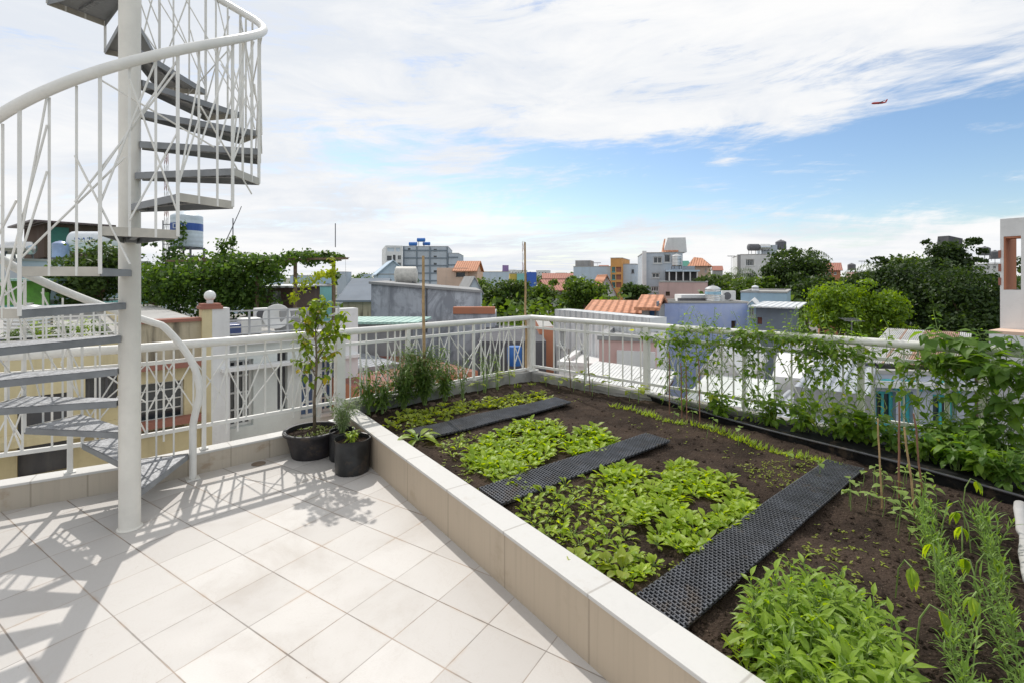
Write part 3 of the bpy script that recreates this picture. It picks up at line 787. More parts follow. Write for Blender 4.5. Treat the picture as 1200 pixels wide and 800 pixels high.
# drooping seedlings between the rows
def v_droop():
    lf = MB(); sm = MB(); h = random.uniform(.11, .17); a = random.uniform(0, 6.28); d0 = Vector((math.cos(a), math.sin(a), 0))
    pts_ = [Vector((0,0,-.01)), Vector((0,0,h*.7))+d0*.012, Vector((0,0,h))+d0*.035, Vector((0,0,h*.93))+d0*.06]
    sm.tube(pts_, .0026, 5, False)
    for k in range(4):
        an = a+random.uniform(-1.2, 1.2); lf.leaf(pts_[3], Vector((math.cos(an), math.sin(an), -.9)), random.uniform(.06, .09), .028, 'lance', .5, .3)
    return protoplant('drooping_seedling', [('leaves', lf, MID), ('stem', sm, STEM)])
dr = Kind('drooping_seedling', [v_droop() for _ in range(3)], 'seedling', None)
for u, v in ((1132,625),(1138,650),(1128,668),(1140,690),(1145,712),(1150,745),(1128,600)):
    p = GP(u, v, SOIL); dr.place(p.x, p.y, soil_z(p.x, p.y), sc_=1.1, label='limp drooping seedling between the two rows of narrow-leaved greens', group='limp seedlings between the rows')
for u, v, lab in ((1049,700,'lone limp seedling standing on bare soil between the leafy clump and the rows'), (1072,765,'limp seedling bending over at the right edge of the leafy clump'), (1098,700,'pale broad-leaved seedling leaning left of the narrow-leaved rows')):
    p = GP(u, v, SOIL); dr.place(p.x, p.y, soil_z(p.x, p.y), sc_=1.2, label=lab)
# the big leafy clump near the camera
def v_sweet():
    lf = MB(); sm = MB(); h = random.uniform(.12, .19); lean = Vector((random.uniform(-.03,.03), random.uniform(-.03,.03), 0))
    sm.tube([Vector((0,0,-.01)), Vector((0,0,h*.5))+lean*.4, Vector((0,0,h))+lean], .0032, 5, False)
    n = 15
    for i in range(n):
        t = .25+.75*i/(n-1); b = Vector((0,0,h*t))+lean*t; a = i*2.4+random.uniform(-.3,.3); e = -.15+1.15*t*t
        d = Vector((math.cos(a)*math.cos(e), math.sin(a)*math.cos(e), math.sin(e))); q = b+d*.02
        sm.tube([b, q], .0015, 4, False); L = random.uniform(.05, .088)*(1.15-.35*t)
        lf.leaf(q, d, L, L*.33, 'lance', random.uniform(.3,.8), .3, random.uniform(-.3,.3), 5)
    return protoplant('leafy_green', [('leaves', lf, MID), ('stem', sm, STEM)])
sw = Kind('leafy_green', [v_sweet() for _ in range(7)], 'vegetable', 'greens in the large clump nearest the camera')
cpoly = [(872,742),(895,715),(930,703),(975,706),(1015,728),(1040,770),(1062,830),(1050,900),(975,900),(925,850),(900,800),(880,770)]
cc_ = GP(955, 790, SOIL)
for q in sample(cpoly, 200, mind=.039):
    dd = math.hypot(q[0]-cc_.x, q[1]-cc_.y); s_ = 1.12-.9*max(0, dd-.18)
    sw.place(*q, soil_z(*q), sc_=max(.7, s_)*random.uniform(.8, 1.12), tilt=.28, label='fresh green plant with pointed leaves in the large clump nearest the camera')
for q in sample([(850,750),(870,745),(885,800),(900,835),(875,800)], 10, mind=.04):
    small.place(*q, soil_z(*q), sc_=random.uniform(.6, 1.), label='tiny seedling between the large clump and the low wall', group='seedlings by the large clump')
# sparse tiny sprouts
mb = MB()
def sprout(p, s_):
    for k in range(random.choice((2, 3, 4))):
        a = random.uniform(0, 6.28); d = Vector((math.cos(a), math.sin(a), random.uniform(.2, 1.2))); mb.leaf(Vector((p[0], p[1], soil_z(*p)+.004)), d, s_*random.uniform(.6, 1.2), s_*.5, 'oval', .3, .2, 0, 2)
for poly, n, s_ in (([(860,545),(960,535),(985,560),(940,590),(880,565)], 260, .018), ([(930,610),(1080,620),(1085,720),(1060,735),(980,690)], 60, .02), ([(600,585),(740,560),(760,700),(690,690)], 220, .02),
                    ([(500,510),(560,500),(560,575),(520,550)], 110, .022), ([(440,500),(640,455),(690,470),(500,520)], 160, .02), ([(830,600),(860,640),(800,690),(760,680)], 60, .02), ([(700,480),(900,520),(960,550),(860,545),(740,500)], 60, .016), ([(900,640),(1000,640),(1000,700),(930,690)], 40, .022)):
    for q in sample(poly, n, mind=.012): sprout(q, s_)
o = mb.build('sprouts', LETY); tag(o, 'tiny yellow green sprouts and fallen leaf bits scattered over the soil', 'sprouts', kind='stuff')
for k in (big, small, farl, ch, sq, tf, bn, sp, dr, sw): k.done()
for grp in ('lettuces in the far patch', 'lettuces in the near patch', 'lettuces in the far row', 'seedlings left of the near patch', 'greens in the large clump nearest the camera', 'narrow-leaved greens, left row', 'narrow-leaved greens, right row', 'green sprout tufts in the row along the black pipe', 'bean seedlings around the thin stakes', 'seedlings round the far patch', 'lettuces in the small clump'):
    ob = [o for o in COL.objects if o.get('group') == grp]
    for o, zn in zip(ob, zones([(o.location.x, o.location.y) for o in ob])): o['label'] = zn.capitalize().replace(' part', '')+': '+o['label'] if False else o['label']+', '+zn

# ------------------------------------------------------------------ stakes
def stake(p0, p1, r_, m_, label, name='stake', grp=None):
    k = 6; pts_ = [Vector(p0).lerp(Vector(p1), i/k)+Vector((random.uniform(-1,1), random.uniform(-1,1), 0))*r_*.5 for i in range(k+1)]
    o = MB().tube(pts_, [r_*1.08-(r_*.25)*i/k for i in range(k+1)], 7).build(name, m_, off=p0, smooth='auto'); return tag(o, label, 'stake', grp)
def stakepx(u0, v0, u1, v1, r_, m_, label, name='stake', grp=None, z=SOIL-.03, lean=0.):
    p = GP(u0, v0, z); q = P(u1, v1, p.y+lean); return stake(p, q, r_, m_, label, name, grp)
stakepx(497, 478, 496.5, 300, .017, BAMBOO, 'tall bamboo pole standing behind the leafy shrub on the left', 'bamboo_pole')
stakepx(617, 447, 614.5, 284, .015, BAMBOO, 'tall bamboo pole standing beside the railing corner post', 'bamboo_pole')
stakepx(1034, 600, 1028.5, 490, .005, BAMBOO, 'leftmost thin stake among the bean seedlings'); stakepx(1054, 590, 1053.5, 470, .006, REDST, 'reddish brown stake, tallest among the bean seedlings')
stakepx(1076, 622, 1060, 500, .0055, BAMBOO, 'pale stake leaning left, nearest of those among the bean seedlings'); stakepx(1083, 598, 1071, 484, .0055, REDST, 'rightmost thin brown stake among the bean seedlings')
stakepx(669, 460, 666.5, 408, .006, TWIG, 'short dark stake left of a thinner one, near the railing corner'); stakepx(692, 466, 688.5, 417, .006, TWIG, 'short dark stake right of its neighbour, near the railing corner')
for u, v0, v1, lab in ((785,490,412,'thin red brown stick at the left edge of the vines'), (799,494,425,'thin red brown stick second from the left edge of the vines'), (805,498,428,'thin red brown stick with the vines thickest behind it'), (820,500,420,'thin red brown stick right of three others under the vines')):
    stakepx(u, v0, u-1, v1, .0055, REDST, lab)

# ------------------------------------------------------------------ shrubs along the left kerb
def shrub(name, base, h, wd, nst, leafL, leafW, lm, label, cat='shrub', prof='lance', nl=22, grp=None, seed=1, spread=1., stemr=.005):
    rs_ = random.Random(seed); r_ = root(name, label, cat, base, grp); lf = MB(); sm = MB(); B = Vector(base)
    for s_ in range(nst):
        a = rs_.uniform(0, 6.28); rr = rs_.uniform(.1, 1.)*wd/2*spread; hh = h*rs_.uniform(.6, 1.)
        top = B+Vector((math.cos(a)*rr, math.sin(a)*rr, hh)); m1 = B.lerp(top, .45)-Vector((math.cos(a)*rr*.15, math.sin(a)*rr*.15, 0))
        sm.tube([B+Vector((rs_.uniform(-.02,.02), rs_.uniform(-.02,.02), -.02)), m1, top], [stemr, stemr*.75, stemr*.35], 5, False)
        for i in range(nl):
            t = rs_.uniform(.22, 1.); p_ = m1.lerp(top, (t-.45)/.55) if t > .45 else B.lerp(m1, t/.45)
            an = rs_.uniform(0, 6.28); e = rs_.uniform(-.3, .8); d = Vector((math.cos(an)*math.cos(e), math.sin(an)*math.cos(e), math.sin(e)))
            tw = rs_.uniform(0, 1)*wd*.13; q = p_+d*tw
            if tw > .02: sm.tube([p_, q], stemr*.25, 4, False)
            L = leafL*rs_.uniform(.6, 1.2); lf.leaf(q, d, L, L*leafW, prof, rs_.uniform(.3,.9), .25, rs_.uniform(-.4,.4), 3)
    lf.build('leaves', lm, r_); sm.build('stems', TWIG if stemr > .006 else STEM, r_)
    return r_
def kp(u, off=.18, z=.22):
    t = hit(BEND-LN*off, LDIR, u); p = BEND-LN*off+LDIR*t; return (p.x, p.y, z)
shrub('chilli_shrub', kp(498, .22), .66, .62, 26, .07, .26, SHRUB, 'tallest dense leafy shrub by the bamboo pole against the left railing', seed=4, nl=60)
shrub('chilli_shrub', kp(472, .2), .56, .5, 20, .07, .26, SHRUB, 'dense green shrub left of the tallest one against the left railing', seed=5, nl=52)
shrub('chilli_shrub', kp(522, .2), .48, .36, 12, .075, .26, SHRUB, 'green shrub right of the tallest one, thinning towards its top', seed=6, nl=46)
shrub('leafy_shrub', kp(432, .12), .56, .34, 7, .11, .26, SHRUB, 'open shrub with long drooping leaves beside the thick railing post', seed=7, nl=22)
shrub('leafy_shrub', kp(448, .2), .36, .36, 8, .09, .3, SHRUB, 'low shrub with mixed leaves between the thick post and the dense shrubs', seed=8, nl=30)
shrub('tall_herb', kp(542, .2), .58, .22, 5, .07, .2, SHRUB, 'thin upright herb at the right end of the shrubs', seed=9, nl=20)
shrub('tall_herb', kp(568, .18), .62, .3, 6, .09, .12, BLADE, 'sparse feathery plant with yellow green leaves left of the corner', seed=10, nl=10)
shrub('tall_herb', kp(583, .18), .5, .2, 4, .09, .12, BLADE, 'wispy plant with very few leaves nearest the corner bamboo pole', seed=12, nl=8)
# terracotta brick and pale flowers at the end of the low wall
p = GP(432, 492, .24)
o = MB().box(-.05, .05, -.035, .035, 0, .11).build('clay_brick', plain('clay', (.42,.20,.11), .85, .25, 20, bumpv=.3), off=(p.x+.03, p.y+.02, .2)); o.rotation_euler = (.25, .1, .6); bevel(o, .006); tag(o, 'orange clay brick half buried at the corner under the shrubs', 'brick')

# ------------------------------------------------------------------ pots on the terrace
POTM = blackplastic('black_pot_plastic', (.020,.018,.020), .45, .4)
BAGM = blackplastic('black_grow_bag', (.016,.017,.018), .38, .5)
def pot(name, c, rt, rb, h, label, m_=POTM, rim=.015, wrinkle=0., lipped=True):
    r_ = root(name, label, 'pot', (c[0], c[1], 0))
    n = 40; prof = [(rb*.97, .0), (rb, .012), (rb+(rt-rb)*.5, h*.5), (rt-.004, h-.035)]
    if lipped: prof += [(rt-.002, h-.03), (rt+rim, h-.026), (rt+rim+.004, h-.010), (rt+rim, h), (rt-.006, h), (rt-.010, h-.05)]
    else: prof += [(rt, h-.01), (rt+.002, h), (rt-.006, h-.002), (rt-.01, h-.06)]
    a = MB(); a.lathe(prof, (c[0], c[1], 0), n, False)
    if wrinkle:
        vv = []
        for v_ in a.v:
            q = Vector((v_[0]-c[0], v_[1]-c[1], v_[2])); k = 1+wrinkle*mnoise.noise(Vector((q.x*14, q.y*14, q.z*22)))+wrinkle*.6*mnoise.noise(Vector((q.x*30, q.y*30, q.z*9)))
            vv.append((c[0]+q.x*k, c[1]+q.y*k, max(0, q.z+(wrinkle*.25*mnoise.noise(Vector((q.x*9, q.y*9, 3))) if q.z > h*.8 else 0))))
        a.v = vv
    a.build('pot_wall', m_, r_, smooth='auto')
    s = MB(); vs = [(c[0], c[1], h-.035)]; k = 28
    for j in range(4):
        for i in range(k):
            t = 6.2832*i/k; rr = (rt-.008)*(j+1)/4; vs.append((c[0]+rr*math.cos(t), c[1]+rr*math.sin(t), h-.04+.012*mnoise.noise(Vector((rr*30*math.cos(t), rr*30*math.sin(t), 1)))))
    fs = [(0, 1+i, 1+(i+1)%k) for i in range(k)]+[(1+j*k+i, 1+(j+1)*k+i, 1+(j+1)*k+(i+1)%k, 1+j*k+(i+1)%k) for j in range(3) for i in range(k)]
    s.add(vs, fs); s.build('soil', SOILM, r_, smooth=True)
    return r_
BC = (-1.775, 4.35); FC = (-1.30, 3.98); SCN = (-1.475, 4.25)
pot('bowl_planter', BC, .222, .175, .225, 'wide round black planter with a rolled rim holding the young tree', rim=.02)
pot('grow_bag', FC, .142, .135, .27, 'wrinkled black grow bag with a small bright plant, front of the three containers', BAGM, wrinkle=.05, lipped=False)
pot('grow_bag', SCN, .108, .105, .25, 'small black grow bag between the round planter and the front bag', BAGM, wrinkle=.05, lipped=False)
# weeds in the bowl
WEED = leafmat('weed_leaf', (.16,.22,.03), (.30,.38,.06), .35)
mb = MB()
for _ in range(420):
    a = random.uniform(0, 6.28); rr = .19*math.sqrt(random.random()); p_ = Vector((BC[0]+rr*math.cos(a), BC[1]+rr*math.sin(a), .19))
    if mnoise.noise(p_*9) < -.12: continue
    an = random.uniform(0, 6.28); mb.leaf(p_, Vector((math.cos(an), math.sin(an), random.uniform(.3, 2))), random.uniform(.015, .035), .012, 'oval', .4, .2, 0, 2)
tag(mb.build('weeds', WEED, off=(BC[0], BC[1], .19)), 'low weeds carpeting the soil of the round planter', 'weeds', kind='stuff')
# the young tree in the bowl
BARK = plain('young_bark', (.17,.13,.09), .85, .3, 30, bumpv=.4)
CIT = leafmat('citrus_leaf', (.15,.25,.02), (.34,.44,.05), .45, tip=(.62,.42,.03))
r_ = root('young_tree', 'slender young tree with yellow green leaves in the round black planter', 'tree', (BC[0], BC[1], .19))
T0 = Vector((BC[0]+.02, BC[1], .18)); TT = P(371, 352, 4.35)
tk = [T0, T0.lerp(TT, .25)+Vector((-.008,0,0)), T0.lerp(TT, .5)+Vector((.01,0,0)), T0.lerp(TT, .78)+Vector((-.006,0,0)), TT]
MB().tube(tk, [.016, .013, .010, .006, .003], 8).build('trunk', BARK, r_, smooth=True)
br = MB(); lf = MB(); rd = random.Random(21)
def twig(b, tip, n, L=.062):
    m1 = b.lerp(tip, .5)+Vector((0,0,.02)); br.tube([b, m1, tip], [.004, .003, .0015], 5, False)
    for i in range(n):
        t = rd.uniform(.25, 1.05); p_ = b.lerp(m1, t*2) if t < .5 else m1.lerp(tip, (t-.5)*2)
        an = rd.uniform(0, 6.28); e = rd.uniform(-.9, .5); d = Vector((math.cos(an)*math.cos(e), math.sin(an)*math.cos(e), math.sin(e)))
        l = L*rd.uniform(.6, 1.25); lf.leaf(p_+d*.015, d, l, l*.62, 'oval', rd.uniform(.2,.8), .2, rd.uniform(-.5,.5), 3)
for (u, v), (u2, v2) , n in (((368,455),(352,432),6),((369,440),(356,405),14),((369,430),(385,402),12),((370,420),(350,388),16),((370,410),(390,380),12),((370,402),(358,368),20),((370,392),(382,362),18),((371,380),(368,352),20),
        ((371,385),(352,362),14),((372,370),(385,352),12),((368,470),(390,425),4),((369,425),(402,378),16),((371,395),(400,365),14),((371,375),(377,345),10),((368,445),(382,440),5),((370,405),(348,400),8),((371,400),(404,392),14),((369,425),(398,410),10),((370,415),(408,365),14),((370,390),(346,376),12),((369,435),(345,420),8)):
    dy = rd.uniform(-.16, .16)
    twig(P(u, v, 4.35), P(u2, v2, 4.35+dy), int(n*2.0))
br.build('branches', BARK, r_, smooth=True); lf.build('leaves', CIT, r_)
shrub('grey_herb', (SCN[0], SCN[1], .21), .34, .36, 26, .028, .4, GREY, 'airy grey green herb growing from the small black grow bag', prof='oval', nl=34, seed=31, stemr=.0025, cat='herb')
shrub('pot_plant', (FC[0], FC[1], .23), .10, .16, 7, .055, .42, LET, 'small bright green plant in the front grow bag', prof='lance', nl=9, seed=33, stemr=.003, cat='plant')
# drain plate on the floor by the kerb
p = GP(303, 543); a = MB(); a.lathe([(.055,.001),(.055,.004),(.03,.006),(.0,.006)], (p.x, p.y, 0), 20, False)
tag(a.build('floor_drain', plain('stained_drain', (.20,.15,.11), .7, .3, 30), off=(p.x, p.y, 0)), 'round brown drain plate set in the tiles by the kerb', 'drain')

# ------------------------------------------------------------------ climbing vines on the right railing
def vine(u0, u1, label, seed, nst, nl, leafL, over=.12, zlow=.25, prof='heart', lm=None, bottom=.35, name='climbing_vine', thick=.10, tufts=0):
    rs_ = random.Random(seed); s0, s1 = hit(CORNER, RDIR, u0), hit(CORNER, RDIR, u1); c = CORNER+RDIR*(s0+s1)/2
    r_ = root(name, label, 'vine', (c.x, c.y, .24), 'climbing vines on the right railing'); lf = MB(); sm = MB()
    for k in range(nst):
        s = rs_.uniform(s0, s1); off = rs_.uniform(.03, thick); z_ = .24; pts_ = []
        base = rs_.uniform(s0, s1)*.5+s*.5
        p_ = [base, z_, rs_.uniform(.1, .22)]
        top = ZR+rs_.uniform(-.15, over); steps = 16; dr_ = rs_.uniform(-.5, .5)
        for i in range(steps+1):
            t = i/steps; zz = .24+(top-.24)*min(1, t*1.35)
            if t > .74: p_[0] += rs_.uniform(-.01, .09)*(1 if dr_ > 0 else -1)
            ss = base+(s-base)*t+dr_*t*.3+.03*math.sin(i*1.7+k)+(p_[0]-base)
            oo = .16*(1-t)+off*t+.03*math.sin(i*1.3+k*2)
            if t > .8: zz += rs_.uniform(-.04, .04)
            q = CORNER+RDIR*ss-RN*oo; pts_.append(Vector((q.x, q.y, zz)))
        sm.tube(pts_, .0028, 5, False)
        for j in range(nl):
            t = rs_.random(); t = bottom*rs_.random() if rs_.random() < .14 else bottom+(1-bottom)*(1-(1-t)**1.5)
            i = min(int(t*steps), steps-1); b = pts_[i].lerp(pts_[i+1], t*steps-i)
            an = rs_.uniform(0, 6.28); e = rs_.uniform(-.7, .5); d = Vector((math.cos(an)*math.cos(e), math.sin(an)*math.cos(e), math.sin(e)))
            q = b+d*rs_.uniform(.02, .075)+Vector((0,0,rs_.uniform(0,.02))); sm.tube([b, q], .0013, 3, False)
            L = leafL*rs_.uniform(.45, 1.2); lf.leaf(q, d, L, L*.72, prof, rs_.uniform(.2, .8), .18, rs_.uniform(-.6,.6), 3)
    for k in range(tufts):                      # shoots rising above the rail
        s = rs_.uniform(s0, s1); q = CORNER+RDIR*s-RN*rs_.uniform(-.03,.05); b = Vector((q.x, q.y, ZR)); hh = rs_.uniform(.08, .30)
        tip = b+Vector((rs_.uniform(-.1,.1), rs_.uniform(-.05,.05), hh)); mid_ = b.lerp(tip, .5)+Vector((rs_.uniform(-.03,.03), 0, 0)); sm.tube([b-Vector((0,0,.1)), b, mid_, tip], .002, 4, False)
        for j in range(int(5+hh*50)):
            t = rs_.random(); p1 = b.lerp(mid_, t*2) if t < .5 else mid_.lerp(tip, t*2-1)
            an = rs_.uniform(0, 6.28); d = Vector((math.cos(an), math.sin(an), rs_.uniform(-.3,.6))); L = leafL*rs_.uniform(.4, .9)*(1.1-.5*t); lf.leaf(p1+d*.02, d, L, L*.7, prof, .5, .2, rs_.uniform(-.5,.5), 3)
    lf.build('leaves', lm or VINEM, r_); sm.build('stems', STEM, r_)
    return r_
vine(765, 835, 'vine at the left end of the row, hanging thick just below the handrail', 41, 12, 36, .058, .0, tufts=4)
vine(815, 880, 'vine with light leaves straddling the railing before the blue wall', 42, 8, 28, .055, .03, tufts=7)
vine(870, 935, 'vine climbing over the handrail in front of the low blue house', 43, 11, 36, .058, .03, tufts=8)
vine(925, 990, 'vine tangled round the bars left of the middle post', 44, 11, 34, .06, .0, tufts=9)
vine(980, 1045, 'vine with yellowish leaves wound round the middle post', 45, 8, 28, .06, -.02, tufts=4)
vine(1035, 1110, 'vine spread thin over the bars before the turquoise shutters', 46, 9, 28, .065, -.04, tufts=2)
vine(1095, 1170, 'vine with dense dark leaves right of the turquoise shutters', 47, 10, 32, .085, -.08, lm=BIGL, bottom=.2, tufts=1)
vine(1150, 1215, 'dense dark vine with large leaves at the right edge of the picture', 48, 11, 38, .11, .10, lm=BIGL, bottom=.1, thick=.3, tufts=4)
# low leafy growth at the foot of the railing
shr = [(905,480,.22,.3),(940,495,.25,.35),(985,505,.22,.3),(1010,510,.2,.3),(845,470,.2,.24),(1150,560,.28,.4),(1120,545,.2,.3)]
for k, (u, v, h, wd) in enumerate(shr):
    t = hit(CORNER-RN*.2, RDIR, u); p = CORNER-RN*.2+RDIR*t
    shrub('creeper', (p.x, p.y, .22), h+.1, wd+.1, 8, .085, .55, VINEM if k < 5 else BIGL, ['low creeper at the foot of the bars before the grey roofs','low creeper left of the middle railing post','bushy creeper at the foot of the middle railing post','creeper just right of the middle railing post','small creeper at the foot of the leftmost vines','broad-leaved creeper at the far right behind the black pipe','creeper below the turquoise shutters behind the black pipe'][k], 'creeper', 'oval', 15, None, 60+k)
for k, (u, v, off) in enumerate(((1045,552,.25),(1085,560,.35),(1120,572,.45),(1150,580,.5),(1178,585,.6),(1100,548,.2),(1165,560,.3),(1000,535,.2))):
    t = hit(CORNER-RN*off, RDIR, u); p = CORNER-RN*off+RDIR*t
    shrub('creeper', (p.x, p.y, .24), .22+.04*(k % 3), .34, 9, .08, .55, VINEM if k % 2 else BIGL, 'creeper sprawling over the black sheet, %s' % ['first left of the stakes','behind the bean stakes','right of the bean stakes','above the left row of narrow greens','nearest the white sack','close under the turquoise shutters','close under the dense right vine','leftmost of its kind'][k], 'creeper', 'oval', 14, 'creepers over the black sheet', 160+k)
# white sack and plank beyond the pipe
SACK = plain('white_sack', (.42,.41,.40), .8, .08, 8, bumpv=.5, bscale=14)
p = GP(1190, 600, .22); q = GP(1206, 690, .22)
a = MB(); k = 10; pts_ = [Vector((p.x+.02, p.y, .27)).lerp(Vector((q.x, q.y, .25)), i/k)+Vector((.008*mnoise.noise(Vector((i*.9,0,1))), 0, .0)) for i in range(k+1)]
a.tube(pts_, [.022+.010*mnoise.noise(Vector((i*1.3,2,7))) for i in range(k+1)], 14); a.v = [(x_+.012*mnoise.noise(Vector((x_*40,y_*18,z_*40))), y_, z_+.012*mnoise.noise(Vector((x_*30+5,y_*22,z_*40)))) for x_, y_, z_ in a.v]
tag(a.build('rolled_sack', SACK, off=(p.x, p.y, .22), smooth=True), 'crumpled white sack rolled along the bed edge at the right', 'sack')
WOODP = plain('weathered_plank', (.36,.29,.22), .85, .25, 12, bumpv=.4)
for i in range(3):
    p = GP(1207+i*16, 585, .30); a = MB(); a.box(-.04, .04, -.75, .6, -.012, .012)
    o = a.build('plank', WOODP, off=(p.x+.06, p.y-.1, .33)); o.rotation_euler = (0, 0, R(31)); bevel(o, .003)
    tag(o, ['weathered plank next to the white sack', 'weathered plank in the middle of three beside the sack', 'weathered plank farthest right beside the sack'][i], 'plank', 'planks beside the bed')
# ------------------------------------------------------------------ the city
GZ = -9.0
def ground():
    m, t, b, g = mat('city_ground'); c = coords(t)
    n = g.noise(c, .05, 6, .6); f = g.noise(c, 1.2, 5, .6)
    cc = g.mix(g.ramp(n, .42, .58), (.07,.09,.04), (.20,.19,.17)); cc = g.mix(g.ramp(f, .3, .7, 0, .4), cc, (.12,.11,.10))
    t.links.new(cc, b.inputs['Base Color']); b.inputs['Roughness'].default_value = .95
    mb = MB(); k = 24; Rr = [0, 40, 120, 400, 1500, 6000]
    vs = [(0, 0, GZ)]; 
    for r_ in Rr[1:]: vs += [(r_*math.cos(6.28318*i/k), r_*math.sin(6.28318*i/k), GZ) for i in range(k)]
    fs = [(0, 1+i, 1+(i+1)%k) for i in range(k)]+[(1+j*k+i, 1+(j+1)*k+i, 1+(j+1)*k+(i+1)%k, 1+j*k+(i+1)%k) for j in range(len(Rr)-2) for i in range(k)]
    mb.add(vs, fs); tag(mb.build('ground', m), kind='structure')
ground()
def stucco(name, col, stain=(.22,.21,.20), amt=.35, s=1., rough=.85, streaks=True, sc2=1., blotch=None):
    m, t, b, g = mat(name); c = coords(t)
    n = g.noise(c, .9*s, 6, .6); st_ = g.noise(g.mapping(c, scale=(2.4*s, 2.4*s, .28*s)), 1.6*sc2, 6, .65); f = g.noise(c, 14*s, 4, .6)
    cc = g.mix(g.ramp(n, .3, .7), tuple(k*.88 for k in col), tuple(min(.9, k*1.06) for k in col))
    if streaks: cc = g.mix(g.ramp(st_, .48, .72, 0., amt), cc, stain)
    cc = g.mix(g.ramp(f, .5, .8, 0., .15), cc, stain)
    if blotch:
        q_ = g.noise(g.mapping(c, loc=(3,1,2), scale=(1,1,.7)), 1.1, 9, .72, .6); cc = g.mix(g.ramp(q_, .44, .58, 0., .85), cc, blotch)
    t.links.new(cc, b.inputs['Base Color']); b.inputs['Roughness'].default_value = rough; b.inputs['Specular IOR Level'].default_value = .2
    bump(t, g, b, f, .2, .01); return m
def ribbed(name, col, axis=0, pitch=.15, rust=(.34,.17,.09), amt=.0, rough=.45, metal=.0, dark=.6):
    m, t, b, g = mat(name); c = coords(t); X = g.sep(c)[axis]
    w_ = g.math('SINE', g.math('MULTIPLY', X, 6.2832/pitch))
    n = g.noise(c, 1.1, 6, .65); s2 = g.noise(g.mapping(c, scale=(3, 3, .4)), 2, 5, .6)
    cc = g.mix(g.ramp(n, .3, .7), tuple(k*.88 for k in col), tuple(min(.9, k*1.05) for k in col))
    cc = g.mix(g.ramp(s2, .5, .75, 0, .3), cc, tuple(k*dark for k in col))
    if amt: cc = g.mix(g.ramp(n, 1-amt, 1.1-amt), cc, rust)
    t.links.new(cc, b.inputs['Base Color']); b.inputs['Roughness'].default_value = rough; b.inputs['Metallic'].default_value = metal
    bump(t, g, b, w_, .8, pitch*.18); return m
def tiles_roof(name, col):
    m, t, b, g = mat(name); c = coords(t); X, Y_, Z = g.sep(c)
    w_ = g.math('SINE', g.math('MULTIPLY', X, 6.2832/.25)); v_ = g.math('FRACT', g.math('DIVIDE', Z, .16))
    n = g.noise(c, 1.5, 6, .65); f = g.noise(c, 9, 3, .5)
    cc = g.mix(g.ramp(f, .3, .7), tuple(k*.75 for k in col), tuple(min(.9, k*1.15) for k in col)); cc = g.mix(g.ramp(n, .5, .8, 0, .5), cc, tuple(k*.5 for k in col))
    t.links.new(cc, b.inputs['Base Color']); b.inputs['Roughness'].default_value = .8
    bump(t, g, b, g.math('ADD', w_, g.math('MULTIPLY', v_, .8)), .8, .04); return m
GLASS = plain('dark_window_glass', (.035,.045,.055), .12, .3, 3, spec=.8)
GLASSB = plain('blue_window_glass', (.08,.14,.26), .15, .25, 3, spec=.8)
FRW = plain('white_window_frame', (.66,.66,.64), .5, .06, 5)
FRD = plain('dark_window_frame', (.10,.10,.11), .5, .1, 5)
FRT = plain('turquoise_frame', (.07,.46,.48), .55, .15, 4)
ROOFC = stucco('roof_concrete', (.42,.41,.39), amt=.4)
C = {k: stucco('wall_'+k, v, **kw) for k, v, kw in (
  ('cream', (.66,.57,.35), dict(amt=.3, stain=(.30,.24,.14))), ('pale_green', (.66,.69,.66), dict(amt=.12)), ('greyblue', (.52,.57,.62), dict(amt=.12, s=.3)),
  ('white', (.78,.78,.77), dict(amt=.15, s=.5)), ('peach', (.74,.54,.42), dict(amt=.1, s=.4)), ('weathered', (.54,.56,.60), dict(amt=.85, s=.55, stain=(.20,.21,.23), blotch=(.27,.28,.31))),
  ('blue', (.42,.50,.76), dict(amt=.6, s=.5, stain=(.24,.32,.55), blotch=(.50,.56,.74))), ('lightblue', (.42,.56,.66), dict(amt=.15, s=.5)), ('slate', (.20,.23,.27), dict(amt=.2)),
  ('pink', (.66,.45,.42), dict(amt=.3, s=.6, stain=(.38,.24,.22))), ('lavender', (.52,.54,.62), dict(amt=.2)), ('turquoise', (.28,.60,.57), dict(amt=.15)), ('yellow', (.62,.48,.12), dict(amt=.1, s=.4)),
  ('orange', (.66,.34,.12), dict(amt=.1, s=.4)), ('terra', (.52,.22,.13), dict(amt=.15, s=.6)), ('brown', (.12,.08,.06), dict(amt=.2)), ('grey', (.34,.34,.34), dict(amt=.5)), ('red', (.34,.15,.11), dict(amt=.2)),
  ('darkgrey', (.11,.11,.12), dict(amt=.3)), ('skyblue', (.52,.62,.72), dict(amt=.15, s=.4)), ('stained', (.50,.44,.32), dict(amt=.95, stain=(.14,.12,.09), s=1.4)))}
RED = tiles_roof('orange_roof_tiles', (.60,.27,.15)); DRED = tiles_roof('red_roof_tiles', (.42,.17,.12))
WRIB = ribbed('white_ribbed_sheet', (.70,.71,.71), 0, .22); GRIB = ribbed('grey_ribbed_sheet', (.40,.42,.45), 0, .2, amt=.25)
RRIB = ribbed('rusty_ribbed_sheet', (.46,.45,.43), 0, .16, amt=.42, rough=.6); MINT = ribbed('mint_ribbed_sheet', (.38,.58,.50), 0, .2)
STEEL = plain('stainless_steel', (.62,.62,.61), .25, .1, 3, metal=.9); DSTEEL = plain('dark_steel', (.12,.12,.13), .5, .2, 6)

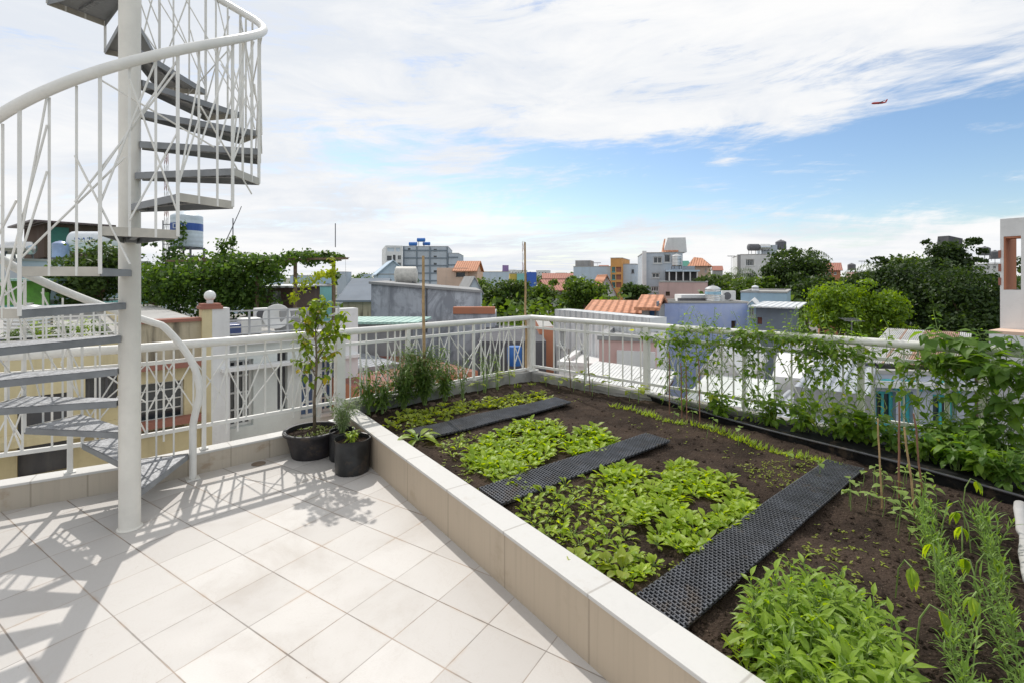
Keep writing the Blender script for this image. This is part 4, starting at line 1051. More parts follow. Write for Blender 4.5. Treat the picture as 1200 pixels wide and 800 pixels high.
class House:
    """box building: front facade runs from column u0 to u1 of the picture; local x along it, local y away from the camera"""
    def __init__(s, name, label, u0, u1, Y, ztop, depth, wall, rot=0., zbot=GZ, cat='building', group=None, thick=.2, roofmat=None, parapet=.25, width=None, fixrot=False):
        if abs(rot) <= 12 and Y > 14 and width is None and not fixrot: rot = rot-math.degrees(math.atan(((u0+u1)/2-600)/F))
        p = Vector(((u0-600)/F*Y, Y, 0)); d = Vector((math.cos(R(rot)), math.sin(R(rot)), 0))
        s.W = width or hit(p, d, u1); s.D = depth; s.p = p; s.d = d; s.rot = rot; s.zt = ztop; s.zb = zbot; s.wall = wall; s.th = thick
        s.r = root(name, label, cat, (p.x, p.y, 0), group); s.r.rotation_euler = (0, 0, R(rot)); s.open = {'F': [], 'L': [], 'R': []}
        s.roofmat = roofmat or ROOFC; s.par = parapet; s.extra = []
    def lx(s, u, side='F'):
        """local coordinate of picture column u on a facade"""
        if side == 'F': return hit(s.p, s.d, u)
        n = Vector((-s.d.y, s.d.x, 0)); q = s.p if side == 'L' else s.p+s.d*s.W
        return hit(q, n, u)
    def yat(s, a, side='F'):
        n = Vector((-s.d.y, s.d.x, 0)); q = s.p+s.d*a if side == 'F' else (s.p if side == 'L' else s.p+s.d*s.W)+n*a
        return q.y
    def win(s, u0, u1, v0, v1, side='F', frame=FRW, glass=GLASS, nx=2, nz=1, fw=.05, kind='window', sill=True, arch=False):
        a0, a1 = s.lx(u0, side), s.lx(u1, side)
        if a0 > a1: a0, a1 = a1, a0
        Y = s.yat((a0+a1)/2, side); s.open[side].append((a0, a1, zat(v1, Y), zat(v0, Y), frame, glass, nx, nz, fw, kind, sill)); return s
    def grid(s, u0, u1, cols, vs, wfrac=.6, side='F', **kw):
        a0, a1 = s.lx(u0, side), s.lx(u1, side); L = (a1-a0)/cols
        for v0, v1 in vs:
            Y = s.yat((a0+a1)/2, side)
            for i in range(cols):
                c = a0+L*(i+.5); w_ = abs(L)*wfrac/2
                s.open[side].append((c-w_, c+w_, zat(v1, Y), zat(v0, Y), kw.get('frame', FRW), kw.get('glass', GLASS), kw.get('nx', 2), kw.get('nz', 1), kw.get('fw', .05), 'window', True))
        return s
    def build(s):
        W, D, zb, zt = s.W, s.D, s.zb, s.zt; m = MB()
        maps = {'F': (W, lambda a, o: (a, o), 1), 'L': (D, lambda a, o: (o, a), -1), 'R': (D, lambda a, o: (W-o, a), 1), 'B': (W, lambda a, o: (a, D-o), -1)}
        for side, (L, fn, sg) in maps.items():
            ops = [o for o in s.open.get(side, [])]
            xs_ = sorted({0, L}|{min(max(v, 0), L) for o in ops for v in o[:2]}); zs_ = sorted({zb, zt}|{min(max(v, zb), zt) for o in ops for v in o[2:4]})
            def solid(i, j):
                if i < 0 or j < 0 or i >= len(xs_)-1 or j >= len(zs_)-1: return True
                cx, cz = (xs_[i]+xs_[i+1])/2, (zs_[j]+zs_[j+1])/2
                return not any(o[0] < cx < o[1] and o[2] < cz < o[3] for o in ops)
            V = lambda a, z_, o=0.: (*fn(a, o), z_)
            for i in range(len(xs_)-1):
                for j in range(len(zs_)-1):
                    a, b, c, d_ = xs_[i], xs_[i+1], zs_[j], zs_[j+1]
                    if solid(i, j): m.quad(V(a,c), V(b,c), V(b,d_), V(a,d_))
                    else:
                        k = s.th
                        if solid(i-1, j): m.quad(V(a,c), V(a,c,k), V(a,d_,k), V(a,d_))
                        if solid(i+1, j): m.quad(V(b,c), V(b,d_), V(b,d_,k), V(b,c,k))
                        if solid(i, j-1): m.quad(V(a,c), V(b,c), V(b,c,k), V(a,c,k))
                        if solid(i, j+1): m.quad(V(a,d_), V(a,d_,k), V(b,d_,k), V(b,d_))
            for (x0, x1, z0, z1, fr, gl, nx, nz, fw, kind, sill) in ops:
                k = s.th*.75; f = MB()
                def bx(a0, a1, c0, c1, o0, o1, mm):
                    p0, p1 = fn(a0, o0), fn(a1, o1); mm.box(min(p0[0],p1[0]), max(p0[0],p1[0]), min(p0[1],p1[1]), max(p0[1],p1[1]), c0, c1)
                e = .003
                if fr is not None:
                    bx(x0+e, x0+fw, z0+e, z1-e, k-.04, k, f); bx(x1-fw, x1-e, z0+e, z1-e, k-.04, k, f); bx(x0+fw, x1-fw, z0+e, z0+fw, k-.04, k, f); bx(x0+fw, x1-fw, z1-fw, z1-e, k-.04, k, f)
                    for i in range(1, nx): c = x0+(x1-x0)*i/nx; bx(c-fw*.35, c+fw*.35, z0+fw, z1-fw, k-.035, k-.005, f)
                    for i in range(1, nz): c = z0+(z1-z0)*i/nz; bx(x0+fw, x1-fw, c-fw*.3, c+fw*.3, k-.03, k-.008, f)
                    if sill: bx(x0-.04, x1+.04, z0-.06, z0-.003, -.06, .03, f)
                    fo = f.build(kind, fr, s.r, off=(0,0,0))
                    q = MB(); bx(x0+.002, x1-.002, z0+.002, z1-.002, k+.002, k+.02, q); q.build('pane', gl, fo, off=(0,0,0))
                else:
                    q = MB(); bx(x0+.002, x1-.002, z0+.002, z1-.002, k+.002, k+.02, q); q.build(kind, gl, s.r, off=(0,0,0))
        m.build('wall', s.wall, s.r, off=(0,0,0))
        rf = MB(); rf.box(.0, W, 0, D, zt-s.par-.15, zt-s.par) if False else rf.add([(0,0,zt-.004),(W,0,zt-.004),(W,D,zt-.004),(0,D,zt-.004)], [(0,1,2,3)])
        if s.par > 0:
            t_ = min(.15, W*.1)
            rf.box(-.03, W+.03, -.03, t_, zt-.002, zt+.08); rf.box(-.03, W+.03, D-t_, D+.03, zt-.002, zt+.08); rf.box(-.03, t_, t_, D-t_, zt-.002, zt+.08); rf.box(W-t_, W+.03, t_, D-t_, zt-.002, zt+.08)
        rf.build('roof', s.roofmat, s.r, off=(0,0,0))
        return s
    def part(s, name, mat_, mb): return mb.build(name, mat_, s.r, off=(0,0,0))
    def slab(s, name, mat_, x0, x1, y0, y1, z0, z1, bev=0):
        m = MB(); m.box(x0, x1, y0, y1, z0, z1); return s.part(name, mat_, m)
    def gable(s, name, mat_, x0, x1, y0, y1, z, h, along='y', over=.25, th=.10, wallmat=None):
        """pitched roof; ridge along the given local axis; gable triangles in wallmat"""
        m = MB(); g_ = MB()
        if along == 'y':
            xm = (x0+x1)/2; sl = h/((x1-x0)/2); e = over*sl
            for sg, xa in ((0, x0-over), (1, x1+over)):
                vs = [(xa, y0-over, z-e), (xm, y0-over, z+h), (xm, y1+over, z+h), (xa, y1+over, z-e)]; vs += [(a, b, c+th) for a, b, c in vs]
                m.add(vs, [(0,1,2,3),(4,7,6,5),(0,4,5,1),(1,5,6,2),(2,6,7,3),(3,7,4,0)])
            gl__ = [[(x0, y, z-.02), (x1, y, z-.02), (xm, y, z+h-.01)] for y in (y0+.003, y1-.003)]
        else:
            ym = (y0+y1)/2; sl = h/((y1-y0)/2); e = over*sl
            for ya in (y0-over, y1+over):
                vs = [(x0-over, ya, z-e), (x0-over, ym, z+h), (x1+over, ym, z+h), (x1+over, ya, z-e)]; vs += [(a, b, c+th) for a, b, c in vs]
                m.add(vs, [(0,1,2,3),(4,7,6,5),(0,4,5,1),(1,5,6,2),(2,6,7,3),(3,7,4,0)])
            gl__ = [[(x, y0, z-.02), (x, y1, z-.02), (x, ym, z+h-.01)] for x in (x0+.003, x1-.003)]
        s.part(name, mat_, m)
        for t3 in gl__: g_ = MB(); g_.add(t3, [(0,1,2)]); s.part('gable_wall', wallmat or s.wall, g_)
        return s
def water_tank(name, label, x, y, z, r_, h, m_=STEEL, stand=.5, grp=None, band=None, cap=True):
    r0 = root(name, label, 'water tank', (x, y, z), grp)
    prof = [(r_*.98, 0)]; n = 7
    for i in range(n): prof += [(r_, h*(i+.1)/n), (r_, h*(i+.75)/n), (r_*.985, h*(i+.9)/n)]
    prof += [(r_*.98, h), (r_*.55, h+r_*.28), (r_*.2, h+r_*.36), (r_*.2, h+r_*.45)]
    a = MB(); a.lathe(prof, (x, y, z+stand), 28); t_ = a.build('tank_body', m_, r0, smooth='auto')
    if band:
        a = MB(); a.lathe([(r_*1.004, h*.52), (r_*1.006, h*.53), (r_*1.006, h*.74), (r_*1.004, h*.75)], (x, y, z+stand), 28, False); a.build('band', band, t_)
    a = MB(); k = r_*.75
    for i, j in ((-1,-1),(-1,1),(1,-1),(1,1)): a.bar((x+i*k, y+j*k, z), (x+i*k, y+j*k, z+stand), .05)
    for s_ in ((-1,-1,1,-1),(-1,1,1,1),(-1,-1,-1,1),(1,-1,1,1)):
        a.bar((x+s_[0]*k, y+s_[1]*k, z+stand-.03), (x+s_[2]*k, y+s_[3]*k, z+stand-.03), .05); a.bar((x+s_[0]*k, y+s_[1]*k, z+stand*.3), (x+s_[2]*k, y+s_[3]*k, z+stand*.3), .03)
    a.build('stand', DSTEEL, r0); return r0
def lying_tank(name, label, x, y, z, r_, L, m_, ang=0, stand=.3, grp=None):
    r0 = root(name, label, 'water tank', (x, y, z), grp); d = Vector((math.cos(R(ang)), math.sin(R(ang)), 0)); c = Vector((x, y, z+stand+r_))
    pts_ = [c-d*(L/2+r_*.22), c-d*(L/2+r_*.14), c-d*L/2, c-d*L/6, c+d*L/6, c+d*L/2, c+d*(L/2+r_*.14), c+d*(L/2+r_*.22)]
    MB().tube(pts_, [r_*.35, r_*.8, r_, r_, r_, r_, r_*.8, r_*.35], 22).build('tank_body', m_, r0, smooth='auto')
    a = MB(); n = Vector((-d.y, d.x, 0))
    for k in (-.35, .35):
        for q in (-1, 1): a.bar(c+d*L*k+n*q*r_*.7-Vector((0,0,r_*.6)), c+d*L*k+n*q*r_*.9-Vector((0,0,r_+stand)), .04)
        a.bar(c+d*L*k-n*r_-Vector((0,0,r_*.8)), c+d*L*k+n*r_-Vector((0,0,r_*.8)), .04)
    a.build('stand', DSTEEL, r0); return r0
def antenna(u, vtop, vbot, Y, label, yagi=True, thick=.03, m_=None, lat=False):
    p = P(u, vbot, Y); q = P(u, vtop, Y); r0 = root('antenna', label, 'antenna', p)
    if not lat:
        MB().tube([p, q], thick/2, 6).build('mast', m_ or DSTEEL, r0)
    else:
        for zz in range(int((q.z-p.z)/lat)+1):
            z0 = p.z+zz*lat; z1 = min(z0+lat, q.z); w_ = thick; a = MB()
            cs = [Vector((p.x+w_*math.cos(t), p.y+w_*math.sin(t), 0)) for t in (0, 2.09, 4.19)]
            for c_ in cs: a.bar((c_.x, c_.y, z0), (c_.x, c_.y, z1), .05)
            for i in range(3): a.bar((cs[i].x, cs[i].y, z0), (cs[(i+1)%3].x, cs[(i+1)%3].y, z1), .035)
            a.build('mast_section', m_[zz % 2], r0)
    if yagi:
        a = MB(); L = min(.9, .03*Y); c_ = q-Vector((0,0,.04)); a.bar(c_-Vector((L/2,0,0)), c_+Vector((L/2,0,0)), .0012*Y)
        for i in range(6): a.bar(c_+Vector((-L/2+L*i/5, -.2, 0)), c_+Vector((-L/2+L*i/5, .2, .05)), .008)
        a.build('aerial', m_ or DSTEEL, r0)
    return r0

# ---- the neighbours across the lane on the left (facades parallel to our railing)
NP = Vector((-5.825, 7.635, 0)); ND = LDIR; NROT = math.degrees(math.atan2(ND.y, ND.x))
def nh(name, label, u0, u1, vtop_u, vtop, depth, wall, off=0., **kw):
    q = NP+LN*off; t0 = hit(q, ND, u0); t1 = hit(q, ND, u1); a = q+ND*t0; b = q+ND*hit(q, ND, vtop_u)
    h = House(name, label, u0, u1, a.y, zat(vtop, b.y), depth, wall, rot=NROT, **kw); return h
ya = nh('neighbour_house', 'cream house across the lane with dark openings, behind the spiral staircase', -160, 150, 60, 404, 7, C['cream'], parapet=.1)
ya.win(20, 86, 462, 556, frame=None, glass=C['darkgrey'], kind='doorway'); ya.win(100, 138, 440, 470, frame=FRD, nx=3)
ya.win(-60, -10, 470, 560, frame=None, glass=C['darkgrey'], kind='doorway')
ya.build(); zt = ya.zt
ya.slab('ledge', C['cream'], 0, ya.W, -.35, -.003, zt-1.3, zt-1.2)
yb = nh('neighbour_house', 'yellowish house with a stained parapet and red coping across the lane', 152, 238, 200, 378, 7, C['cream'], parapet=0)
yb.win(160, 216, 447, 503, frame=FRW, nx=1, nz=5, fw=.03)
yb.build(); z_ = yb.zt
yb.slab('parapet', C['stained'], .003, yb.W-.003, -.04, .15, z_-.62, z_+.003); yb.slab('coping', C['red'], -.02, yb.W+.02, -.09, .2, z_+.003, z_+.055); yb.slab('ledge', C['red'], 0, yb.W, -.16, -.042, z_-.72, z_-.64)
yb.slab('ledge', C['red'], 0, yb.W, -.2, -.003, z_-1.62, z_-1.52)
# pillar with globe
pu = NP+ND*hit(NP, ND, 246); pz = zat(362, pu.y)
pr = root('gate_pillar', 'cream pillar with red cap between the two neighbouring roofs', 'pillar', (pu.x, pu.y, GZ))
a = MB(); a.bar((pu.x, pu.y, GZ), (pu.x, pu.y, pz), .27); q = a.build('shaft', C['cream'], pr); q.rotation_euler = (0,0,0)
a = MB(); a.bar((pu.x, pu.y, pz), (pu.x, pu.y, pz+.05), .33); a.bar((pu.x, pu.y, pz+.05), (pu.x, pu.y, pz+.09), .28); a.build('cap', C['red'], pr)
a = MB(); rr = 6.2*pu.y/F; a.lathe([(rr*math.sin(t), rr*(1-math.cos(t))) for t in np.linspace(.35, 3.13, 12)], (pu.x, pu.y, pz+.13), 20)
gl_ = root('globe_lamp', 'white globe lamp on the red-capped pillar', 'lamp', (pu.x, pu.y, pz+.09)); a.build('globe', plain('opal_globe', (.78,.78,.76), .25, .03), gl_, smooth='auto')
a = MB(); a.lathe([(.05,0),(.05,.06)], (pu.x, pu.y, pz+.09), 14); a.build('base', FRW, gl_)
# pale green house with terrace
yc = nh('neighbour_house', 'pale green house with white french windows and a roof terrace across the lane', 256, 416, 330, 393, 6.5, C['pale_green'], parapet=0)
yc.win(268, 297, 421, 500, frame=FRW, nx=3, nz=4, fw=.05, sill=False, kind='french_window'); yc.win(352, 372, 421, 489, frame=FRW, glass=GLASSB, nx=2, nz=4, fw=.05, sill=False, kind='french_window'); yc.win(377, 398, 418, 482, frame=FRW, glass=GLASSB, nx=3, nz=4, fw=.05, kind='window')
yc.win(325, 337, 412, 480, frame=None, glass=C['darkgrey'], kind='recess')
yc.build(); z_ = yc.zt
yc.slab('cornice', C['white'], -.05, yc.W, -.12, -.003, z_-.10, z_+.02); yc.slab('ledge', C['white'], 0, yc.W, -.25, -.003, z_-.52, z_-.46)
yc.slab('corner_pillar', C['white'], -.12, .14, -.14, .12, GZ, z_+.55); yc.slab('corner_pillar', C['white'], yc.W-.36, yc.W-.0, -.14, .12, z_-1.5, z_+.45)
# terrace railing
tr_ = root('terrace_railing', 'thin grey metal railing with rings on the pale green house', 'railing', yc.r.location); tr_.rotation_euler = yc.r.rotation_euler
a = MB()
for k, zz in enumerate((.08, .2, .32, .48)): a.bar((.15, -.02, z_+zz), (yc.W-.36, -.02, z_+zz), .022)
for i in range(7): x_ = .15+(yc.W-.5)*i/6; a.bar((x_, -.02, z_), (x_, -.02, z_+.48), .028)
a.build('bars', plain('grey_metal_rail', (.42,.43,.44), .5, .1), tr_, off=(0,0,0))
a = MB()
for cx in (yc.W*.52, yc.W*.83):
    a.tube([(cx+.1*math.cos(t), -.02, z_+.26+.1*math.sin(t)) for t in np.linspace(0, 6.283, 21)], .009, 6, False)
a.build('rings', FRW, tr_, off=(0,0,0))
def npos(u, off): q = NP+LN*off; return q+ND*hit(q, ND, u)
def boxthing(name, label, cat, u, off, wd, dp, z0, h, m_, rot=NROT, bev=.02, grp=None):
    p = npos(u, off); a = MB(); a.box(-wd/2, wd/2, -dp/2, dp/2, 0, h); o = a.build(name, m_, off=(0,0,0)); o.location = (p.x, p.y, z0); o.rotation_euler = (0,0,R(rot)); bevel(o, bev); return tag(o, label, cat, grp)
def ac_unit(label, x, y, z, rot, s=1.):
    r0 = root('air_conditioner', label, 'air conditioner', (x, y, z)); r0.rotation_euler = (0,0,R(rot))
    a = MB(); a.box(-.4*s, .4*s, -.15*s, .15*s, 0, .6*s); q = a.build('casing', FRW, r0, off=(0,0,0)); bevel(q, .02)
    a = MB(); a.tube([(-.1*s, -.155*s, .3*s), (-.1*s, -.165*s, .3*s)], .22*s, 20); a.build('fan_grille', DSTEEL, r0, off=(0,0,0))
p = npos(308, 1.2); ac_unit('white air conditioner box behind the terrace railing of the pale green house', p.x, p.y, z_+.2, NROT, .42)
boxthing('storage_box', 'grey white cabinet standing behind the terrace railing rings', 'cabinet', 342, .7, .55, .4, z_, .42, C['grey']); boxthing('storage_box', 'blue plastic tub behind the left end of the terrace railing', 'tub', 275, .8, .7, .5, z_, .2, plain('blue_tub', (.05,.08,.22), .4, .1)); boxthing('storage_box', 'pale crate beside the blue tub on the roof terrace', 'crate', 292, .7, .35, .35, z_, .30, FRW)
p = npos(325, .6); a = MB(); a.lathe([(0,.0),(.12,.02),(.22,.07),(.25,.1),(.24,.1),(.2,.06),(.0,.01)], (0,0,0), 20, False); o = a.build('satellite_dish', FRW, off=(0,0,0), smooth=True); o.location = (p.x, p.y, z_+.28); o.rotation_euler = (R(70), 0, R(20)); tag(o, 'round white dish leaning behind the terrace railing', 'dish')
# plants and railing on the cream house roof terrace
p0 = npos(-40, .15); p1 = npos(148, .15); zt = ya.zt
t2 = root('terrace_railing', 'white metal railing on the roof of the cream house, behind the staircase', 'railing', (p0.x, p0.y, zt)); a = MB()
for zz in (.12, .25, .38, .5): a.bar((p0.x, p0.y, zt+zz), (p1.x, p1.y, zt+zz), .02)
for i in range(14): q = p0.lerp(p1, i/13); a.bar((q.x, q.y, zt), (q.x, q.y, zt+.5), .022)
a.build('bars', WHITE, t2)
water_tank('metal_drum', 'squat dull metal drum on the roof of the cream house', *npos(34, 1.2).xy, zt, .28, .38, STEEL, stand=.05)
for k, (u, off, h) in enumerate(((12,.6,.25),(50,.7,.3),(72,.6,.3),(95,.7,.35),(120,.6,.3))):
    p = npos(u, off); shrub('terrace_plant', (p.x, p.y, zt), h, .4, 9, .08, .4, MID if k % 2 else SHRUB, ['low potted greenery at the far left of the cream roof','leafy plant beside the metal drum','leafy plant in the middle of the cream roof','plant right of the middle on the cream roof','plant nearest the stained parapet on the cream roof'][k], 'plant', 'oval', 14, None, 80+k, stemr=.004)
# turquoise wall and green shed behind them
h = House('painted_house', 'low turquoise house with a bright green shed roof behind the staircase', -60, 72, 12.5, zat(358, 12.5), 4, C['turquoise'], rot=8, parapet=0).build()
h.slab('green_band', plain('bright_green_panel', (.16,.42,.06), .6, .2), 0, h.W*.9, -.05, -.003, h.zt-.0, h.zt+.62); h.slab('sheet_roof', MINT, -.3, h.W+.3, -.8, 4, h.zt+.625, h.zt+.68)
h = House('shed', 'dark shed with a rusty corrugated roof high behind the staircase', 52, 118, 16, zat(262, 16), 3, C['brown'], rot=12, zbot=zat(302, 16), parapet=0)
h.build(); h.slab('rusty_roof', ribbed('dark_rusty_sheet', (.13,.09,.085), 0, .2), -.4, h.W+.3, -.5, 3.2, h.zt+.003, h.zt+.06)
h.slab('door', plain('green_door', (.04,.16,.12), .6), .15, .6, -.04, -.003, h.zb, h.zt-.1)
h = House('block', 'blue grey roof block under the dark rusty shed', 20, 175, 15.5, zat(306, 15.5), 8, C['greyblue'], rot=12, parapet=.1).build()
T1 = plain('white_tank_plastic', (.70,.72,.74), .3, .05); BLUEP = plain('blue_paint', (.03,.09,.34), .4, .1)
q = P(22, 303, 15.2); lying_tank('lying_water_tank', 'steel water tank lying on a frame at the far left', q.x, q.y, q.z, .2, .75, STEEL, 5, .12)
q = P(122, 300, 15.0); lt = lying_tank('lying_water_tank', 'large white tank with blue lettering lying behind the pole', q.x, q.y, q.z, .32, 1.7, T1, 4, .1)
def text3(body, size, M, m_, parent=None, name='lettering', ext=.004):
    cu = bpy.data.curves.new(name, 'FONT'); cu.body = body; cu.size = size; cu.extrude = ext; cu.align_x = 'CENTER'; cu.align_y = 'CENTER'
    o = bpy.data.objects.new(name, cu); COL.objects.link(o); cu.materials.append(m_); o.matrix_world = M
    return o
def textchild(body, size, loc, rotz, m_, parent, name='lettering'):
    off = OFF.get(parent.name_full, (0,0,0)); o = text3(body, size, Matrix.Identity(4), m_, name=name); o.parent = parent
    o.location = Vector(loc)-Vector(off); o.rotation_euler = (R(90), 0, rotz)
    bpy.context.view_layer.update(); me = bpy.data.meshes.new_from_object(o.evaluated_get(bpy.context.evaluated_depsgraph_get()))
    q = bpy.data.objects.new(name, me); COL.objects.link(q); q.parent = parent; q.location = o.location; q.rotation_euler = o.rotation_euler
    if not me.materials: me.materials.append(m_)
    bpy.data.objects.remove(o); return q
textchild('DAT', .26, (q.x-.35, q.y-.335, q.z+.43), R(4), BLUEP, lt)
q = P(71, 303, 14.6); water_tank('water_tank', 'blue and white upright tank beside the dark shed', q.x, q.y, q.z, .2, .42, plain('blue_white_tank', (.30,.38,.58), .35, .2, 2), stand=.02)
# vertical tank with ladder and vine
q = P(219, 305, 14.5); vt = water_tank('water_tank', 'white water tank with a blue lettered band on a stand above the vine pergola', q.x, q.y, q.z, .415, .92, plain('pale_blue_tank', (.56,.63,.68), .35, .12, 3), stand=.38, band=BLUEP)
textchild('DAT', .2, (q.x+.08, q.y-.43, q.z+.38+.58), .1, T1, vt)
a = MB(); l0 = P(191, 305, 14.2); l1 = P(205, 305, 14.2)
for c_ in (l0, l1): a.bar((c_.x, c_.y, c_.z-.4), (c_.x, c_.y, c_.z+1.15), .03)
for i in range(8): a.bar((l0.x, l0.y, l0.z-.3+i*.19), (l1.x, l1.y, l1.z-.3+i*.19), .022)
tag(a.build('ladder', DSTEEL, off=l0), 'dark metal ladder beside the banded water tank', 'ladder')
antenna(195, 178, 300, 60, 'tall red and white lattice mast behind the staircase', False, .22, (FRW, C['red']), lat=1.6)
antenna(273, 256, 300, 14, 'thin aerial pole rising from the pergola vine', False); o = stake(P(264,285,14), P(283,242,14), .012, DSTEEL, 'long slanting rod leaning over the pergola vine', 'rod')
antenna(393, 262, 290, 15, 'small pole at the end of the pergola', False)
# vine pergola
def leafcloud(name, mat_, parent, blobs, n, size, seed=0, flat=.0, aspect=.6, upb=.3, shell=.55, clump=.35, nclump=30, off=None):
    """many small leaf faces in clumps spread through the blobs (c, (rx, ry, rz))"""
    rg = np.random.default_rng(seed); V = []; cs = []
    vol = np.array([b[1][0]*b[1][1]*b[1][2] for b in blobs])**(2/3); pr_ = vol/vol.sum()
    for k in range(nclump*len(blobs)):
        b = blobs[rg.choice(len(blobs), p=pr_)]; d = rg.normal(size=3); d /= np.linalg.norm(d); 
        r_ = rg.uniform(shell, 1.0)
        cs.append((np.array(b[0])+d*np.array(b[1])*r_, d, min(b[1])))
    k = rg.integers(0, len(cs), n)
    C_ = np.array([c[0] for c in cs])[k]; Dn = np.array([c[1] for c in cs])[k]; S = np.array([c[2] for c in cs])[k]
    pos = C_+rg.normal(size=(n, 3))*(S*clump)[:, None]*np.array([1, 1, .6])
    nr = Dn*.6+rg.normal(size=(n, 3))*.7+np.array([0, 0, upb]); nr /= np.linalg.norm(nr, axis=1)[:, None]
    t_ = np.cross(nr, rg.normal(size=(n, 3))); t_ /= np.linalg.norm(t_, axis=1)[:, None]; b_ = np.cross(nr, t_)
    s_ = size*rg.uniform(.55, 1.3, n)[:, None]
    q = np.stack([pos-t_*s_*.5, pos+b_*s_*aspect*.5+nr*s_*.08, pos+t_*s_*.5, pos-b_*s_*aspect*.5+nr*s_*.08], 1).reshape(-1, 3)
    if off is None: off = OFF.get(parent.name_full, (0,0,0)) if parent else (0,0,0)
    q = q-np.array(tuple(off))
    me = bpy.data.meshes.new(name); me.vertices.add(4*n); me.vertices.foreach_set('co', q.ravel()); me.loops.add(4*n); me.loops.foreach_set('vertex_index', np.arange(4*n)); me.polygons.add(n)
    me.polygons.foreach_set('loop_start', np.arange(n)*4); me.polygons.foreach_set('loop_total', np.full(n, 4)); me.update(calc_edges=True); me.materials.append(mat_)
    o = bpy.data.objects.new(name, me); COL.objects.link(o)
    if parent: o.parent = parent
    else: o.location = tuple(off)
    return o
PERG = leafmat('pergola_vine_leaf', (.045,.10,.02), (.15,.25,.04), .4, rough=.5)
YP = 12.4
def pb(u, v, Y, ru, rv, rd_): p = P(u, v, Y); return ((p.x, p.y, p.z), (ru*Y/F, rd_, rv*Y/F))
pg = root('vine_pergola', 'dense dark green vine covering a pergola on the roof behind the pillar', 'pergola', P(280, 380, YP))
leafcloud('vine_leaves', PERG, pg, [pb(u, v, YP+dy, ru, rv, rd_) for u, v, ru, rv, rd_, dy in ((210,322,30,14,.8,0),(250,312,34,14,1.,0),(285,312,32,12,1.,0),(320,308,30,9,.9,.1),(355,303,30,7,.8,.1),(385,302,18,5,.6,.2),(235,335,34,20,.7,.2),(200,330,25,22,.7,.4),(278,335,26,20,.6,.3),(300,322,30,12,.6,.1))], 11500, .11, 3, nclump=34, clump=.5)
leafcloud('hanging_leaves', PERG, pg, [pb(u, v, YP, ru, rv, .3) for u, v, ru, rv in ((262,350,28,20),(290,345,22,16),(200,350,20,20),(225,360,22,16),(302,352,16,16))], 3600, .10, 4, nclump=30, clump=.45)
leafcloud('top_tufts', PERG, pg, [pb(264,291,YP,7,12,.15), pb(205,295,YP+1.4,7,18,.2), pb(198,312,YP+1.2,9,18,.2), pb(212,270,YP+1.5,4,12,.1), pb(272,283,YP,5,5,.1)], 1100, .10, 5, nclump=20, clump=.5)
a = MB()
for u, v0 in ((238,385),(301,382),(346,375),(391,372)): q = P(u, v0, YP); a.bar(q-Vector((0,0,.3)), P(u, 302, YP), .07)
a.bar(P(195, 306, YP-.3), P(408, 303, YP-.3), .05); a.bar(P(200, 308, YP+.7), P(400, 305, YP+.7), .05)
for i in range(8): u = 205+i*26; a.bar(P(u, 306, YP-.5), P(u, 306, YP+.9), .035)
a.build('timber_frame', TWIG, pg)
leafcloud('yellow_leaves', leafmat('yellow_vine_leaf', (.26,.34,.04), (.42,.46,.06), .5), pg, [pb(357,332,YP-.8,10,10,.2), pb(378,322,YP-.8,8,6,.2), pb(342,350,YP-.7,4,12,.1), pb(390,320,YP-.6,3,18,.1)], 420, .10, 6, nclump=16, clump=.5)
h = House('shed', 'brown wooden shed with a pale sheet roof under the pergola', 288, 343, 13.6, zat(337, 13.6), 2.5, C['brown'], rot=5, parapet=0); h.win(318, 329, 341, 354, frame=FRW, glass=plain('white_panel', (.55,.56,.55), .5), nx=1, fw=.03); h.build(); h.slab('sheet_roof', WRIB, -.3, h.W+.2, -.6, 2.6, h.zt+.003, h.zt+.05)
h = House('painted_house', 'turquoise house with dark windows at the end of the pergola', 347, 392, 17, zat(336, 17), 4, C['turquoise'], rot=4, parapet=.1); h.win(349, 363, 343, 353, frame=FRD); h.win(367, 372, 342, 358, frame=None, glass=C['red'], kind='door'); h.build(); h.slab('top_storey', C['lightblue'], .1, h.W*.95, .4, 3.5, h.zt+.09, h.zt+.35)
